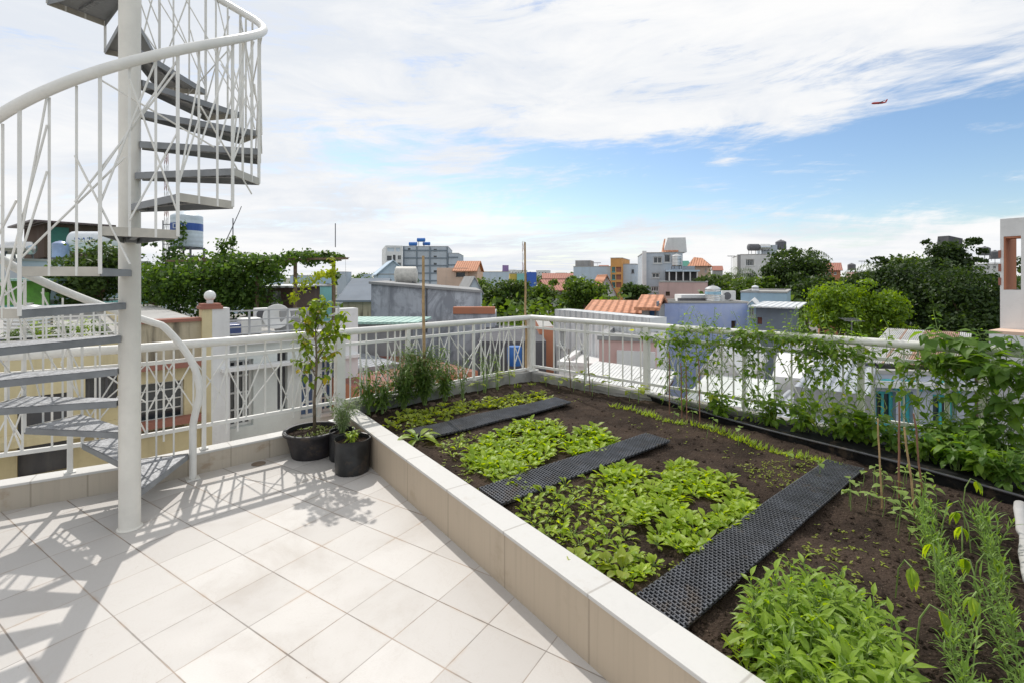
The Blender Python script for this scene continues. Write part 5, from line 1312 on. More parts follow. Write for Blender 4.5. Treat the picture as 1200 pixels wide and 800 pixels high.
# row of pots/plants beside; tree left of pergola
def tree(name, label, u, vtop, vbot, Y, ru, lm, n=5000, size=.3, seed=1, blobs=7, grp=None, trunk=True, aspect=.55, clump=.34, cat='tree', vbase=None, ndp=.8, nclump=26):
    c = P(u, (vtop+vbot)/2, Y); RX = 1.18*ru*Y/F; RZ = 1.12*(vbot-vtop)/2*Y/F; base = Vector((c.x, c.y, GZ)); rg = random.Random(seed)
    r0 = root(name, label, cat, base, grp); bl = []
    for k in range(blobs):
        a = 6.283*k/blobs+rg.uniform(-.4,.4); q = rg.uniform(.25, .62); zz = rg.uniform(-.5, .62)
        bl.append(((c.x+math.cos(a)*RX*q, c.y+math.sin(a)*RX*q*ndp, c.z+zz*RZ), (RX*rg.uniform(.3,.5), RX*rg.uniform(.3,.5)*ndp, RZ*rg.uniform(.26,.42))))
    bl.append(((c.x, c.y, c.z+RZ*.3), (RX*.5, RX*.5*ndp, RZ*.6)))
    for k in range(blobs):
        a = rg.uniform(0, 6.283); q = rg.uniform(.6, 1.0); bl.append(((c.x+math.cos(a)*RX*q, c.y+math.sin(a)*RX*q*ndp, c.z+rg.uniform(-.5, .95)*RZ), (RX*rg.uniform(.12,.22),)*2+(RZ*rg.uniform(.08,.16),)))
    leafcloud('crown', lm, r0, bl, n, size, seed, nclump=nclump, clump=clump, aspect=aspect)
    tb = MB(); tr_ = max(.06, RX*.06); tb.tube([base, Vector((c.x+RX*.04, c.y, c.z-RZ*.6)), Vector((c.x, c.y, c.z+RZ*.2))], [tr_*1.4, tr_, tr_*.4], 8)
    for b in bl[:6]:
        q = Vector(b[0]); s_ = Vector((c.x, c.y, c.z-RZ*rg.uniform(.2,.8))); tb.tube([s_, s_.lerp(q, .5)+Vector((0,0,RZ*.1)), q], [tr_*.6, tr_*.4, tr_*.15], 6)
    tb.build('trunk', TWIG, r0, smooth=True); return r0
TK = leafmat('deep_green_tree_leaf', (.024,.052,.014), (.085,.14,.026), .32, rough=.5); TD = leafmat('dark_tree_leaf', (.040,.080,.020), (.13,.20,.035), .34, rough=.5); TM = leafmat('mid_tree_leaf', (.055,.11,.02), (.18,.27,.04), .36); TL = leafmat('sunny_tree_leaf', (.12,.22,.025), (.30,.42,.05), .45)
tree('bushy_tree', 'dark bushy tree behind the middle of the staircase pole', 115, 283, 372, 13, 46, TD, 7000, .13, 61, 8, grp='trees of the neighbourhood')
tree('bushy_tree', 'small tree glimpsed just right of the staircase pole', 180, 315, 368, 14, 22, TD, 2600, .12, 62, 6, grp='trees of the neighbourhood')

# ---- straight ahead, left half
h = House('gabled_house', 'grey gabled house between the pergola and the weathered wall', 402, 440, 27, zat(352, 27), 7, C['stained'], rot=-12, parapet=0, roofmat=ROOFC); h.build(); h.gable('roof_slopes', C['slate'], 0, h.W, 0, 7, h.zt+.003, 1.1, 'x', .3)
h = House('weathered_building', 'long weathered grey concrete wall with black stains, the largest block beyond the left railing', 435, 563, 19, zat(333, 19), 5, C['weathered'], rot=-3, parapet=0)
h.win(446, 456, 394, 398, frame=FRD, nx=1)
h.build(); zt = h.zt; W_ = h.W
h.slab('coping', C['grey'], -.05, W_+.05, -.06, .2, zt-.18, zt+.02) if False else None
a = MB(); a.tube([(W_*.5, -.05, zt-1.9), (W_*.5, -.05, zt-.1)], .035, 8); h.part('drain_pipe', DSTEEL, a)
a = MB(); a.add([(W_*.32, -.02, zt+.0), (W_, -.02, zt-.62), (W_, .0, zt+.01)], [(0,1,2)])
h.slab('top_slab', C['grey'], -.08, W_+.05, -.10, 5.05, zt+.003, zt+.10)
for ch in [c for c in COL.objects if c.parent == h.r]:
    for vx in ch.data.vertices:
        if vx.co.z > zt-.1: vx.co.z -= .36*max(0, min(1, vx.co.x/W_))
h = House('lean_to', 'mint green sheet roof just beyond the left railing, below the weathered wall', 412, 470, 12.5, zat(379, 12.5), 1.3, C['grey'], rot=-2, parapet=0); h.build(); h.slab('sheet_roof', MINT, -.3, h.W+.5, -.3, 1.4, h.zt+.003, h.zt+.06)
h = House('lean_to', 'rusty brick lean-to at the right foot of the weathered wall', 531, 580, 16, zat(368, 16), 2.5, C['weathered'], rot=-4, parapet=0); h.build(); h.slab('brick_edge', C['terra'], 0, h.W, -.05, .3, h.zt+.003, h.zt+.22)
q = P(476, 336, 23); lying_tank('lying_water_tank', 'dull round tank standing on top of the weathered wall block', q.x, q.y, q.z, .42, .9, plain('cream_tank', (.52,.50,.45), .5, .15), 10, .1)
h = House('painted_house', 'small light blue house peeping over the weathered wall', 443, 478, 45, zat(322, 45), 8, C['skyblue'], rot=5, parapet=.1).build(); h.gable('roof_slopes', C['skyblue'], 0, h.W, 0, 8, h.zt+.09, 1.2, 'y', .2)
# hotel block
h = House('apartment_block', 'tall grey blue panelled block with blue roof tanks, highest building left of centre', 472, 525, 95, zat(289, 95), 16, C['greyblue'], rot=-6, parapet=.5)
h.grid(508, 512, 1, [(292,294.5),(300,302.5),(308.5,311),(317,319.5)], .9, fw=.04, nx=1, frame=FRD); h.win(478, 481, 291, 294, frame=FRD, nx=1); h.build(); W_ = h.W; zt = h.zt
JO = plain('dark_panel_joint', (.20,.24,.28), .7)
for k in range(5): h.slab('floor_band', JO, -.0, W_, -.10, -.003, zt-1.4*k*1.05-.9, zt-1.4*k*1.05-.65)
for k in (.02, .31, .60, .985): h.slab('pilaster', JO, W_*k-.12, W_*k+.12, -.16, -.103, GZ, zt)
h2 = House('apartment_block', 'white end wing with balconies and an open top floor, joined to the grey blue block', 452, 471.7, 92, zat(289, 95), 15, C['white'], rot=4, parapet=0, zbot=GZ)
h2.win(454, 462, 290.5, 295, frame=None, glass=plain('open_sky_panel', (.6,.68,.75), .3), kind='open_bay'); h2.win(464, 469, 290.5, 295, frame=None, glass=plain('open_sky_panel', (.6,.68,.75), .3), kind='open_bay')
for v in (300, 308.5, 317): h2.win(453.5, 459, v, v+5, frame=FRD); h2.win(466, 470, v-.5, v+4.5, frame=FRW)
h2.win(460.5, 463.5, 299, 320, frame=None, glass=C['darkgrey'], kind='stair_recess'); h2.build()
h3 = House('apartment_block', 'lower right wing of the grey blue block', 525.5, 537, 95.5, zat(297, 95), 12, C['greyblue'], rot=-6, parapet=.3).build()
for k in range(3): h3.slab('floor_band', JO, 0, h3.W, -.1, -.003, h3.zt-1.47*k-.9, h3.zt-1.47*k-.65)
BT = plain('bright_blue_tank', (.03,.16,.50), .35, .1)
for u, lab in ((484,'leftmost blue tank on the roof of the tall block'), (493.5,'blue tank on a raised stand on the roof of the tall block')): q = P(u, 289, 98); lying_tank('roof_tank', lab, q.x, q.y, q.z, .4, 1.5, BT, 0, .1 if u < 490 else .9)
q = P(490, 289, 99.5); lying_tank('roof_tank', 'rightmost low blue tank on the roof of the tall block', q.x+1.7, q.y, q.z, .35, 1.4, BT, 0, .2)
h = House('apartment_house', 'peach coloured house with an orange tiled roof, beside the grey blue block', 512, 548, 55, zat(314, 55), 8, C['peach'], rot=-10, parapet=0); h.win(534.5, 545, 319.5, 324, frame=FRD); h.build(); zt = h.zt
h.gable('roof_slopes', RED, h.W*.62, h.W*1.25, -.5, 6, zt-.35, 1.1, 'x', .3); h.slab('side_block', C['peach'], h.W*.7, h.W*1.3, .5, 6, zt-4, zt-.4)
h = House('small_house', 'small house with a brown gable against the trees beside the weathered wall', 547, 565, 30, zat(343, 30), 4, C['greyblue'], rot=10, parapet=0).build(); h.gable('roof_slopes', C['grey'], 0, h.W, 0, 4, h.zt+.003, .9, 'y', .1)
h = House('row_house', 'long pale blue wall left of the yellow and blue house', 566, 598, 75, zat(319, 75), 8, C['skyblue'], rot=0, parapet=.2).build(); q = P(589, 318, 78); 
h.slab('roof_tank', plain('purple_box', (.24,.16,.34), .5), h.W*.72, h.W*.95, 2, 3.5, h.zt+.1, h.zt+1.1)
h = House('row_house', 'narrow house with one yellow and one bright blue half and a terrace', 598, 629, 58, zat(321, 58), 7, C['yellow'], rot=3, parapet=.2); h.win(607, 614, 324, 331, frame=FRT); h.build(); h.slab('blue_facade', plain('bright_blue_wall', (.05,.14,.52), .6, .1), h.W*.62, h.W*.98, -.35, -.003, h.zt-2.1, h.zt+.2); h.slab('green_facade', C['turquoise'], h.W*.25, h.W*.60, -.3, -.003, h.zt-2.2, h.zt-.0)
for args in (('row_house', 'red roofed light blue house right of the tall bamboo pole', 638, 680, 66, 327, 'lightblue', DRED, .7), ('row_house', 'orange red pitched roof in front of the trees right of the pole', 645, 668, 40, 341, 'white', DRED, .8), ('row_house', 'low house with an orange gable right of the round trees', 700, 722, 42, 345, 'white', RED, 1.6)):
    nm, lab, u0, u1, Y, v, wl, rm, gh = args; h = House(nm, lab, u0, u1, Y, zat(v, Y), 8, C[wl], rot=rng.uniform(-12, 12), parapet=0); h.grid(u0+3, u1-3, 3, [(v+3, v+7)], .45); h.build(); h.gable('roof_slopes', rm, 0, h.W, 0, 8, h.zt+.003, gh, 'x' if 'orange gable' not in lab else 'y', .3)
h = House('apartment_house', 'plain pale blue block with a grey roof hut, left of the arched orange house', 672, 718, 62, zat(313, 62), 9, C['skyblue'], rot=-6, parapet=.2); h.build(); h.slab('roof_hut', C['grey'], h.W*.02, h.W*.42, 1, 5, h.zt+.09, h.zt+.85)
h = House('narrow_house', 'narrow tower house with orange arches and red balconies', 715.5, 729, 60, zat(303, 60), 8, C['orange'], rot=-8, parapet=.1)
for v in (313, 322, 331): h.win(717, 721, v, v+6, frame=FRT); h.win(722, 728, v, v+6, frame=None, glass=C['red'], kind='balcony')
h.build(); h2 = House('narrow_house', 'pale blue side block attached to the arched tower house', 729.3, 745, 60.5, zat(310, 60), 8, C['skyblue'], rot=-8, parapet=.2); h2.win(740, 743, 316, 320, frame=FRD); h2.build()
h = House('gabled_house', 'white gabled house half hidden left of the modern block', 745.5, 754, 70, zat(326, 70), 6, C['white'], rot=0, parapet=0).build(); h.gable('roof_slopes', C['brown'], 0, h.W, 0, 6, h.zt, 1.4, 'y', .2)
# the modern block
h = House('modern_house', 'large grey white modern block with wide dark windows right of centre', 754, 800, 46, zat(297, 46), 9, C['greyblue'], rot=6, parapet=.1)
h.win(765.5, 776, 301, 309, frame=FRW, nx=2, fw=.08); h.win(778, 786, 298, 308, frame=FRW, nx=1, fw=.08); h.win(764, 773, 320, 326, frame=FRW, fw=.08); h.win(763, 772, 336, 342, frame=FRW, fw=.08, nx=3); h.build(); zt = h.zt; W_ = h.W
h.slab('side_fin', C['white'], -.12, .25, -.35, -.003, GZ, zt+.2)
a = MB(); a.prism([(W_*.45, 0), (W_*1.02, 0), (W_*1.02, 5), (W_*.45, 5)], zt, zt+.02); 
a = MB(); xa, xb = W_*.52, W_*1.12; a.add([(xa,.3,zt+.08),(xb,.3,zt+.08),(xb*.97,.3,zt+1.45),(xa+.4,.3,zt+1.45),(xa,5,zt+.08),(xb,5,zt+.08),(xb*.97,5,zt+1.45),(xa+.4,5,zt+1.45)], [(0,1,2,3),(5,4,7,6),(1,5,6,2),(0,3,7,4),(3,2,6,7)]); h.part('top_wall', C['white'], a)
a = MB(); a.add([(xa-.2,.0,zt+.1),(xa+1.3,.0,zt+.1),(xa+1.7,2.4,zt+1.5),(xa+.3,2.4,zt+1.5)], [(0,1,2,3)]); h.part('tiled_slope', RED, a)
a = MB(); xb = W_*1.12; h.slab('right_wing', C['greyblue'], W_+.003, W_*1.35, 1, 7, GZ, zt-1.2)
h.slab('canopy', C['skyblue'], W_*.55, W_*1.35, -1.6, -.003, zt-1.75, zt-1.6); 
for k in range(5): h.slab('veranda_post', C['white'], W_*(.6+k*.17), W_*(.6+k*.17)+.1, -1.5, -1.4, zt-3.0, zt-1.753)
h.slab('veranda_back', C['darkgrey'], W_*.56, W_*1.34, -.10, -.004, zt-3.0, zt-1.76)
h = House('pink_house', 'pink rendered block with one small window below the modern block', 772, 829, 38, zat(331, 38), 6, C['pink'], rot=-3, parapet=.1); h.win(780, 785, 342, 347, frame=None, glass=C['brown'], kind='window'); h.build()
h = House('peach_house', 'peach house with an orange hipped roof right of the modern block', 808, 829, 52, zat(312, 52), 7, C['peach'], rot=-4, parapet=0); h.win(826, 828, 315, 319); h.build(); zt = h.zt; W_ = h.W
a = MB(); a.add([(-.2,-.3,zt),(W_+.3,-.3,zt),(W_+.3,7.3,zt),(-.2,7.3,zt),(.2,3,zt+1.05),(W_-.7,3,zt+.95)], [(0,1,5,4),(1,2,5),(2,3,4,5),(3,0,4)]); h.part('hip_roof', RED, a)
a = MB(); a.add([(-1.4,-.5,zt-.35),(.4,-.5,zt-.35),(-.2,1.2,zt+.6),(-.8,1.2,zt+.6)], [(0,1,2,3)]); h.part('green_awning', plain('green_sheet', (.04,.22,.16), .6), a)
q = P(793, 313, 44); water_tank('water_tank', 'small steel tank on the modern block beside the orange roof', q.x, q.y, q.z-.2, .45, .9, STEEL, .3)
# white tall building
h = House('apartment_house', 'white multi-storey house with steel tanks on its roof, right of centre', 868, 906, 58, zat(299, 58), 9, C['white'], rot=8, parapet=.2)
h.win(874, 884, 304, 312, nx=4, fw=.08); h.win(874, 884, 320, 328, nx=4, fw=.08); h.win(903, 905, 302, 312, frame=FRD, nx=1); h.build(); zt = h.zt
h.slab('side_wing', C['white'], h.W+.003, h.W+1.6, 2, 8, GZ, zt-.6); h.slab('stair_tower', C['greyblue'], h.W*.78, h.W+1.0, 3.2, 7, zt-.5, zt+1.3); h.slab('edge_pier', C['grey'], -.35, -.003, .0, .4, GZ, zt+.05)
for u, lab in ((883,'left steel tank on the white multi-storey house'),(895.5,'right steel tank on the white multi-storey house')): q = P(u, 298, 60); lying_tank('roof_tank', lab, q.x, q.y, q.z, .42, 1.2, DSTEEL if u < 885 else STEEL, 0, .4)
# orange tiled roof and white ribbed wall
h = House('low_house', 'low house with a long orange tiled roof behind the white ribbed wall', 690, 765, 17, zat(368, 17), 5, C['white'], rot=-4, parapet=0).build(); h.gable('roof_slopes', RED, 0, h.W, 0, 5, h.zt, .28, 'x', .2)
h = House('small_house', 'small house with a blue door and orange roof left of the blue wall', 752, 770, 16, zat(362, 16), 4, C['grey'], rot=-5, parapet=0); h.win(761, 767, 360.5, 371, frame=None, glass=plain('blue_door', (.03,.16,.42), .5), kind='door'); h.build(); h.gable('roof_slopes', RED, 0, h.W*.8, -.2, 4, h.zt, .3, 'x', .2); h.slab('dark_pier', C['slate'], h.W*.98, h.W*1.1, -.2, .3, GZ, h.zt+.25)
h = House('warehouse', 'large white ribbed metal wall just beyond the right railing near the corner', 650, 762, 13, zat(362.5, 13), .5, WRIB, rot=-58, parapet=0, roofmat=WRIB)
h.win(655, 663, 388, 405, frame=FRW, nx=2, fw=.05); h.build()
h = House('brick_house', 'brown brick strip of a house left of the white ribbed wall', 632, 649, 14, zat(383, 14), 3, C['terra'], rot=0, parapet=0).build()
h = House('pink_shed', 'small pink house with a white roof edge beyond the right railing', 702, 768, 9.6, zat(398, 9.6), 2.2, C['pink'], rot=-18, parapet=.02, roofmat=C['grey']); h.build(); h.slab('white_band', C['white'], .35, h.W, -.08, -.003, h.zt-.55, h.zt-.18)
# corrugated roof below it
sr = root('ribbed_roof', 'corrugated roof of slanting white slats with dark gaps beyond the right railing', 'roof', P(735, 450, 8)); a = MB(); b0 = P(700, 424, 8.6); b1 = P(790, 436, 7.6); c0 = P(640, 470, 6.9); c1 = P(760, 492, 6.2); n = 24
for i in range(n): t = i/(n-1); a.bar(b0.lerp(b1, t), c0.lerp(c1, t), .05, .04)
a.build('ribs', FRW, sr); a = MB(); dz = Vector((0,0,-.12)); a.add([b0+dz, b1+dz, c1+dz, c0+dz], [(0,1,2,3)]); a.build('underside', C['brown'], sr)  # brown sheet paints the shadow stripes between the ribs
h = House('flat_roof_house', 'bright white flat roof low beyond the railing corner', 655, 720, 10.5, zat(427, 10.5), 3, C['white'], rot=-20, parapet=.03, roofmat=C['white']).build()
# blue wall block
h = House('blue_house', 'long blue painted wall with peeling patches and a steel tank on top', 774, 876, 20, zat(355.5, 20), 2.2, C['blue'], fixrot=True, rot=-1, parapet=.02); h.win(857, 863, 376, 388, frame=None, glass=C['brown'], kind='opening'); h.build(); zt = h.zt; W_ = h.W
h.slab('upper_terrace', C['white'], W_*.35, W_*.88, 1.2, 2.1, zt+.003, zt+.3); h.slab('dark_strip', C['darkgrey'], W_*.3, W_*.8, .9, 1.15, zt+.003, zt+.16)
q = P(835.5, 355, 20.7); water_tank('water_tank', 'large stainless steel water tank standing on the blue wall block', q.x, q.y, zt+.003, .32, .52, STEEL, .06, band=plain('pale_blue_label', (.30,.50,.62), .4))
q = P(853, 353, 21.4); ac_unit('outdoor air conditioner right of the large steel tank', q.x, q.y, zt+.02, 0, .75)
h = House('light_blue_house', 'light blue house with a white gabled window right of the blue wall', 868, 922, 25, zat(343, 25), 6, C['lightblue'], rot=-4, parapet=.05); h.build(); h.slab('white_frame', C['white'], 0, h.W*.72, -.15, -.003, h.zt-.62, h.zt-.5); h.slab('blind', C['slate'], h.W*.5, h.W*.70, -.1, -.003, h.zt-.95, h.zt-.65)
q = P(885, 342, 26); water_tank('water_tank', 'small white tank with a dark band on the light blue house', q.x, q.y, q.z, .17, .22, T1, .05, band=DSTEEL)
h = House('grey_shed', 'dark slate shed with a white sheet roof right of the blue wall', 886, 926, 18, zat(360, 18), 4, C['slate'], rot=-6, parapet=0); h.win(868.5+19, 893, 372, 380, frame=None, glass=C['red'], kind='vent'); h.build(); h.slab('sheet_roof', WRIB, -.2, h.W+.3, -.4, 4, h.zt+.003, h.zt+.05)
h = House('gable_bay', 'narrow light blue bay with a white window and pointed top beside the blue wall', 876.5, 886, 19, zat(357, 19), 3, C['lightblue'], rot=-2, parapet=0); h.win(878, 884, 361, 371, fw=.04); h.build(); h.gable('roof_slopes', C['white'], 0, h.W, 0, 3, h.zt, .15, 'y', .04, .03)
# small roofs below, seen through the bars
h = House('white_cottage', 'small white gabled house with two dark windows seen through the vines', 822, 868, 12.5, zat(436, 12.5), 4, C['white'], rot=-35, parapet=0); h.win(842, 846, 443, 450, frame=None, glass=C['brown']); h.win(850, 853, 441, 448, frame=None, glass=C['brown']); h.build(); h.gable('roof_slopes', C['white'], 0, h.W, 0, 4, h.zt, .7, 'y', .1)
for lab, u0, u1, Y, v, rt, rm, D in (('pale green flat roof low behind the vines', 800, 905, 9.6, 468, -30, C['pale_green'], 3), ('grey corrugated roof low beyond the railing, left of the turquoise shutters', 930, 1020, 8.6, 452, -38, GRIB, 4), ('light grey roof sheet behind the middle railing post', 905, 960, 11, 440, -30, C['white'], 4), ('dark grey corrugated roof at the foot of the vines', 880, 960, 8.2, 492, -40, GRIB, 3)):
    h = House('low_roof_house', lab, u0, u1, Y, zat(v, Y), D, C['grey'] if rm is GRIB else C['white'], rot=rt, parapet=0, roofmat=rm).build()
h = House('shutter_house', 'lavender grey house with arched turquoise shutters seen through the right railing', 1020, 1142, 10.2, zat(437, 10.2), 5, C['lavender'], rot=-10, parapet=.06)
for a_, b_, c_, d_ in ((1026,1050,458,500),(1056,1070,458,502),(1093,1120,462,540)): h.win(a_, b_, c_, d_, frame=FRT, nx=2, nz=1, fw=.07, kind='shuttered_window')
h.build(); h.slab('cornice', C['white'], -.05, h.W+.05, -.2, -.003, h.zt-.25, h.zt-.13); h.slab('balcony_rail', FRT, h.W*.35, h.W*.9, -.5, -.46, h.zt-1.75, h.zt-1.15)
for i in range(3):
    a = MB(); cx = (h.lx((1038,1063,1106)[i])); pts_ = [(cx+.24*math.cos(t), -.04, zat(458, 10)+.0+.2*math.sin(t)) for t in np.linspace(0, 3.14, 12)]; a.tube(pts_, .035, 6); h.part('arch_trim', FRT, a)
# rusty corrugated roof
tr_ = root('corrugated_roof', 'weathered white and rust corrugated roof rising above the right handrail', 'roof', P(1090, 388, 13)); A = P(1040, 386, 13.4); B = P(1139, 391.5, 12.8); Cc = P(1132, 432, 10.2); D_ = P(1005, 425, 10.6)
n = 44
segs = {'sheet': [], 'rusty_sheet': []}
for i in range(n):
    t0, t1 = i/n, (i+1)/n; nm = 'rusty_sheet' if (.46 < (t0+t1)/2 < .86 or .22 < t0 < .25) else 'sheet'; segs[nm].append((t0, t1))
for nm, lst in segs.items():
    a = MB()
    for t0, t1 in lst:
        tm = (t0+t1)/2; up_ = Vector((0, 0, .035)); tq = t0+(t1-t0)*.3; tr2 = t0+(t1-t0)*.7
        for (ta, za), (tb_, zb_) in (((t0, 0), (tq, 1)), ((tq, 1), (tr2, 1)), ((tr2, 1), (t1, 0))):
            a.quad(A.lerp(B, ta)+up_*za, D_.lerp(Cc, ta)+up_*za, D_.lerp(Cc, tb_)+up_*zb_, A.lerp(B, tb_)+up_*zb_)
    a.build(nm, plain('galvanised_sheet', (.56,.56,.54), .5, .15, 2, rust=((.42,.36,.30), 1.2, .55)) if nm == 'sheet' else plain('rusty_roof_sheet', (.44,.29,.21), .7, .25, 3), tr_)
h = House('low_house', 'house under the corrugated rusty roof', 1012, 1136, 10.9, zat(431, 10.6), 3, C['grey'], rot=-4, parapet=0).build()
# white building at the right edge with a terracotta bay
WB = Vector(P(1172, 0, 13).xy.to_3d()); d_ = Vector((math.cos(R(-62)), math.sin(R(-62)), 0))
h = House('white_building', 'white building at the right edge with a tall opening lined in terracotta', 1172, 1300, 13.0, zat(257, 13.0), 7, C['white'], rot=-58, parapet=0, width=7.5, zbot=GZ)
rb = h; a0, a1 = rb.lx(1176), rb.lx(1196.5); ym = rb.yat((a0+a1)/2)
x0, x1, z0, z1 = a0, a1, zat(340, ym), zat(277, ym)
# built from piers so that the opening goes right through
W_ = 7.5; D = .5; zt = h.zt
for nm, bx_ in (('left_pier', (0, x0, 0, D, GZ, zt)), ('right_wall', (x1, W_, 0, D, GZ, zt)), ('sill_wall', (x0, x1, 0, D, GZ, z0)), ('lintel', (x0, x1, 0, D, z1, zt))): rb.slab(nm, C['white'], *bx_)
rb.slab('terracotta_lining', C['terra'], x0+.002, x0+.03, .02, D+.5, z0+.002, z1-.002); rb.slab('terracotta_soffit', C['terra'], x0+.03, x1-.002, .02, D-.02, z1-.05, z1-.003)
rb.slab('ledge', C['peach'], x0*.0, W_, -.9, -.003, z0-1.1, z0-1.02); rb.slab('lower_wall', C['cream'] if False else C['white'], .0, W_, -.9, -.003, GZ, z0-1.103)
for k, v in enumerate((298, 314, 330)): zz = zat(v, 13); rb.slab('red_mark', C['red'], -.03, .02, -.03, -.004, zz-.1, zz+.1)
SIGN = plain('dark_sign_letters', (.03,.03,.04), .5)
# ---- trees
G_ = 'trees of the neighbourhood'
for args in (
 ('round_tree', 'dark round tree nearest behind the left part of the railing corner', 590, 330, 378, 34, 34, TD, 6500, .26, 1, 8), ('round_tree', 'smaller tree left of the bamboo pole above the railing', 566, 328, 362, 42, 18, TM, 3000, .28, 2, 6),
 ('round_tree', 'dark tree directly behind the corner bamboo pole', 630, 333, 378, 38, 24, TM, 4500, .26, 3, 7), ('round_tree', 'full round green tree above the white ribbed wall', 684, 327, 368, 36, 30, TM, 6500, .26, 4, 8),
 ('palm_like_tree', 'feathery dark tree left of the modern block', 742, 334, 362, 36, 16, TD, 2200, .26, 5, 6), ('round_tree', 'low dark tree mass behind the steel tank', 835, 322, 356, 42, 34, TD, 4500, .32, 6, 8),
 ('round_tree', 'tree right of the steel tank before the white multi-storey house', 872, 326, 358, 36, 28, TM, 4200, .28, 7, 8), ('tall_tree', 'tall dark tree right of the white multi-storey house', 930, 295, 372, 40, 36, TK, 8000, .30, 8, 9),
 ('round_tree', 'dark tree between the light blue house and the sunny tree', 962, 322, 385, 30, 34, TK, 7000, .24, 9, 8), ('sunny_tree', 'bright yellow green tree in front of the dark trees, left of its twin', 985, 330, 402, 21, 34, TL, 8500, .16, 10, 11), ('sunny_tree', 'bright yellow green tree in front of the dark trees, right of its twin', 1034, 340, 410, 21, 28, TL, 7500, .16, 11, 10),
 ('broad_tree', 'large dark tree in the centre of the wooded right side', 1085, 306, 410, 30, 60, TK, 15000, .25, 12, 12), ('broad_tree', 'large dark tree next to the white building at the right edge', 1140, 310, 420, 27, 46, TK, 13000, .22, 13, 12), ('broad_tree', 'highest dark crown on the right, under the dark roof box', 1115, 284, 345, 36, 30, TK, 7000, .28, 14, 9), ('broad_tree', 'spreading dark tree behind the right sunny tree', 1030, 318, 375, 33, 40, TK, 8000, .27, 15, 9),
 ('broad_tree', 'olive green tree behind and left of the highest crown', 1070, 300, 340, 40, 32, TM, 5500, .3, 16, 8)):
    tree(*args[:7], args[7], args[8], args[9], args[10]+100, args[11], grp=G_)
def palm(label, u, v, Y, s=1.):
    p = P(u, v, Y); r0 = root('palm_tree', label, 'palm', (p.x, p.y, GZ)); MB().tube([(p.x, p.y, GZ), (p.x+.1, p.y, p.z-1), p], [.16, .12, .1], 8).build('trunk', TWIG, r0, smooth=True)
    a = MB()
    for i in range(22):
        an = i*2.4; e = random.uniform(-.2, 1.1); d = Vector((math.cos(an)*math.cos(e), math.sin(an)*math.cos(e), math.sin(e))); q = Vector(p); L = 1.5*s; dr_ = 0
        for j in range(9):
            dd = (d+Vector((0,0,-.17*j))).normalized(); q2 = q+dd*L/9
            for sg in (-1, 1):
                sx = dd.cross(Vector((0,0,1))).normalized()*sg; a.leaf(q2, (dd*.6+sx-Vector((0,0,.5))).normalized(), L*.28, .05*s, 'lance', .3, .1, 0, 2)
            q = q2
    a.build('fronds', TD, r0)
palm('palm top rising above the trees behind the sunny pair', 1036, 318, 40, 1.5); palm('small palm left of its taller neighbour above the trees', 1010, 322, 44, 1.1); palm('small palm in front of the tall grey blue block', 473, 322, 50, 1.1); palm('palm fronds left of the white multi-storey house', 862, 322, 40, 1.2); palm('palm beside the tall tree right of the white house', 945, 300, 42, 1.3)
# ---- buildings above the trees on the right, and distant small stuff
for lab, u0, u1, Y, v, wl, rm in (('terracotta roofed house between trees right of centre', 960, 985, 80, 317, 'terra', DRED), ('pinkish house with roof vents between the trees', 1000, 1028, 85, 319, 'pink', None), ('grey roof structure above the dark trees', 1052, 1092, 60, 305, 'slate', None), ('low white house beyond the far right trees', 1145, 1172, 70, 310, 'white', None), ('low grey house just left of the white edge building', 1128, 1150, 90, 314, 'grey', None)):
    h = House('distant_house', lab, u0, u1, Y, zat(v, Y), 8, C[wl], rot=random.uniform(-10, 10), parapet=.1); h.grid(u0+3, u1-3, 3, [(v+2, v+5)], .5, fw=.06); h.build()
    if rm: h.gable('roof_slopes', rm, 0, h.W, 0, 8, h.zt, 1.2, 'x', .3)
q = P(1112, 303, 58); a = MB(); a.box(-1.2, 1.2, -.6, .6, 0, 1.9); o = a.build('billboard_frame', C['darkgrey'], off=(0,0,0)); o.location = (q.x, q.y, q.z+.6); o.rotation_euler = (0, .12, .3); bevel(o, .04); tag(o, 'dark boxy roof structure sticking up from the highest crown', 'rooftop structure')
for u, v, Y, lab in ((1154,302,66,'small tank on a stand just left of the white edge building'),(1166,306,68,'low rooftop tank right beside the white edge building'),(915,296,60,'little tank beside the stair tower of the white house'),(998,318,84,'rooftop tank between the palms and the terracotta roof')):
    q = P(u, v+4, Y); water_tank('water_tank', lab, q.x, q.y, q.z, .6, .9, DSTEEL, .8)
k = 0
for i in range(34):
    u0 = 400+i*23+random.uniform(-6, 6)
    if 452 < u0 < 540 or 905 < u0: continue
    Y = random.uniform(110, 240); v = random.uniform(316, 322); wl = random.choice(['white', 'white', 'skyblue', 'greyblue', 'peach', 'grey', 'pink']); k += 1
    wd = random.uniform(8, 16); h = House('distant_house', '', u0, u0+wd, Y, zat(v, Y), 10, C[wl], rot=random.uniform(-15, 15), parapet=.3, group='far rooftops on the skyline'); h.grid(u0+2, u0+wd-2, 3, [(v+2, v+3.5)], .5, fw=.1); h.build()
    if random.random() < .35: h.gable('roof_slopes', DRED, 0, h.W, 0, 10, h.zt, 2., 'x', .3)
    pxn = {'white':'white','skyblue':'pale blue','greyblue':'grey blue','peach':'peach','grey':'grey','pink':'pink'}[wl]
    h.r['label'] = 'small %s box of a house far off on the skyline' % pxn
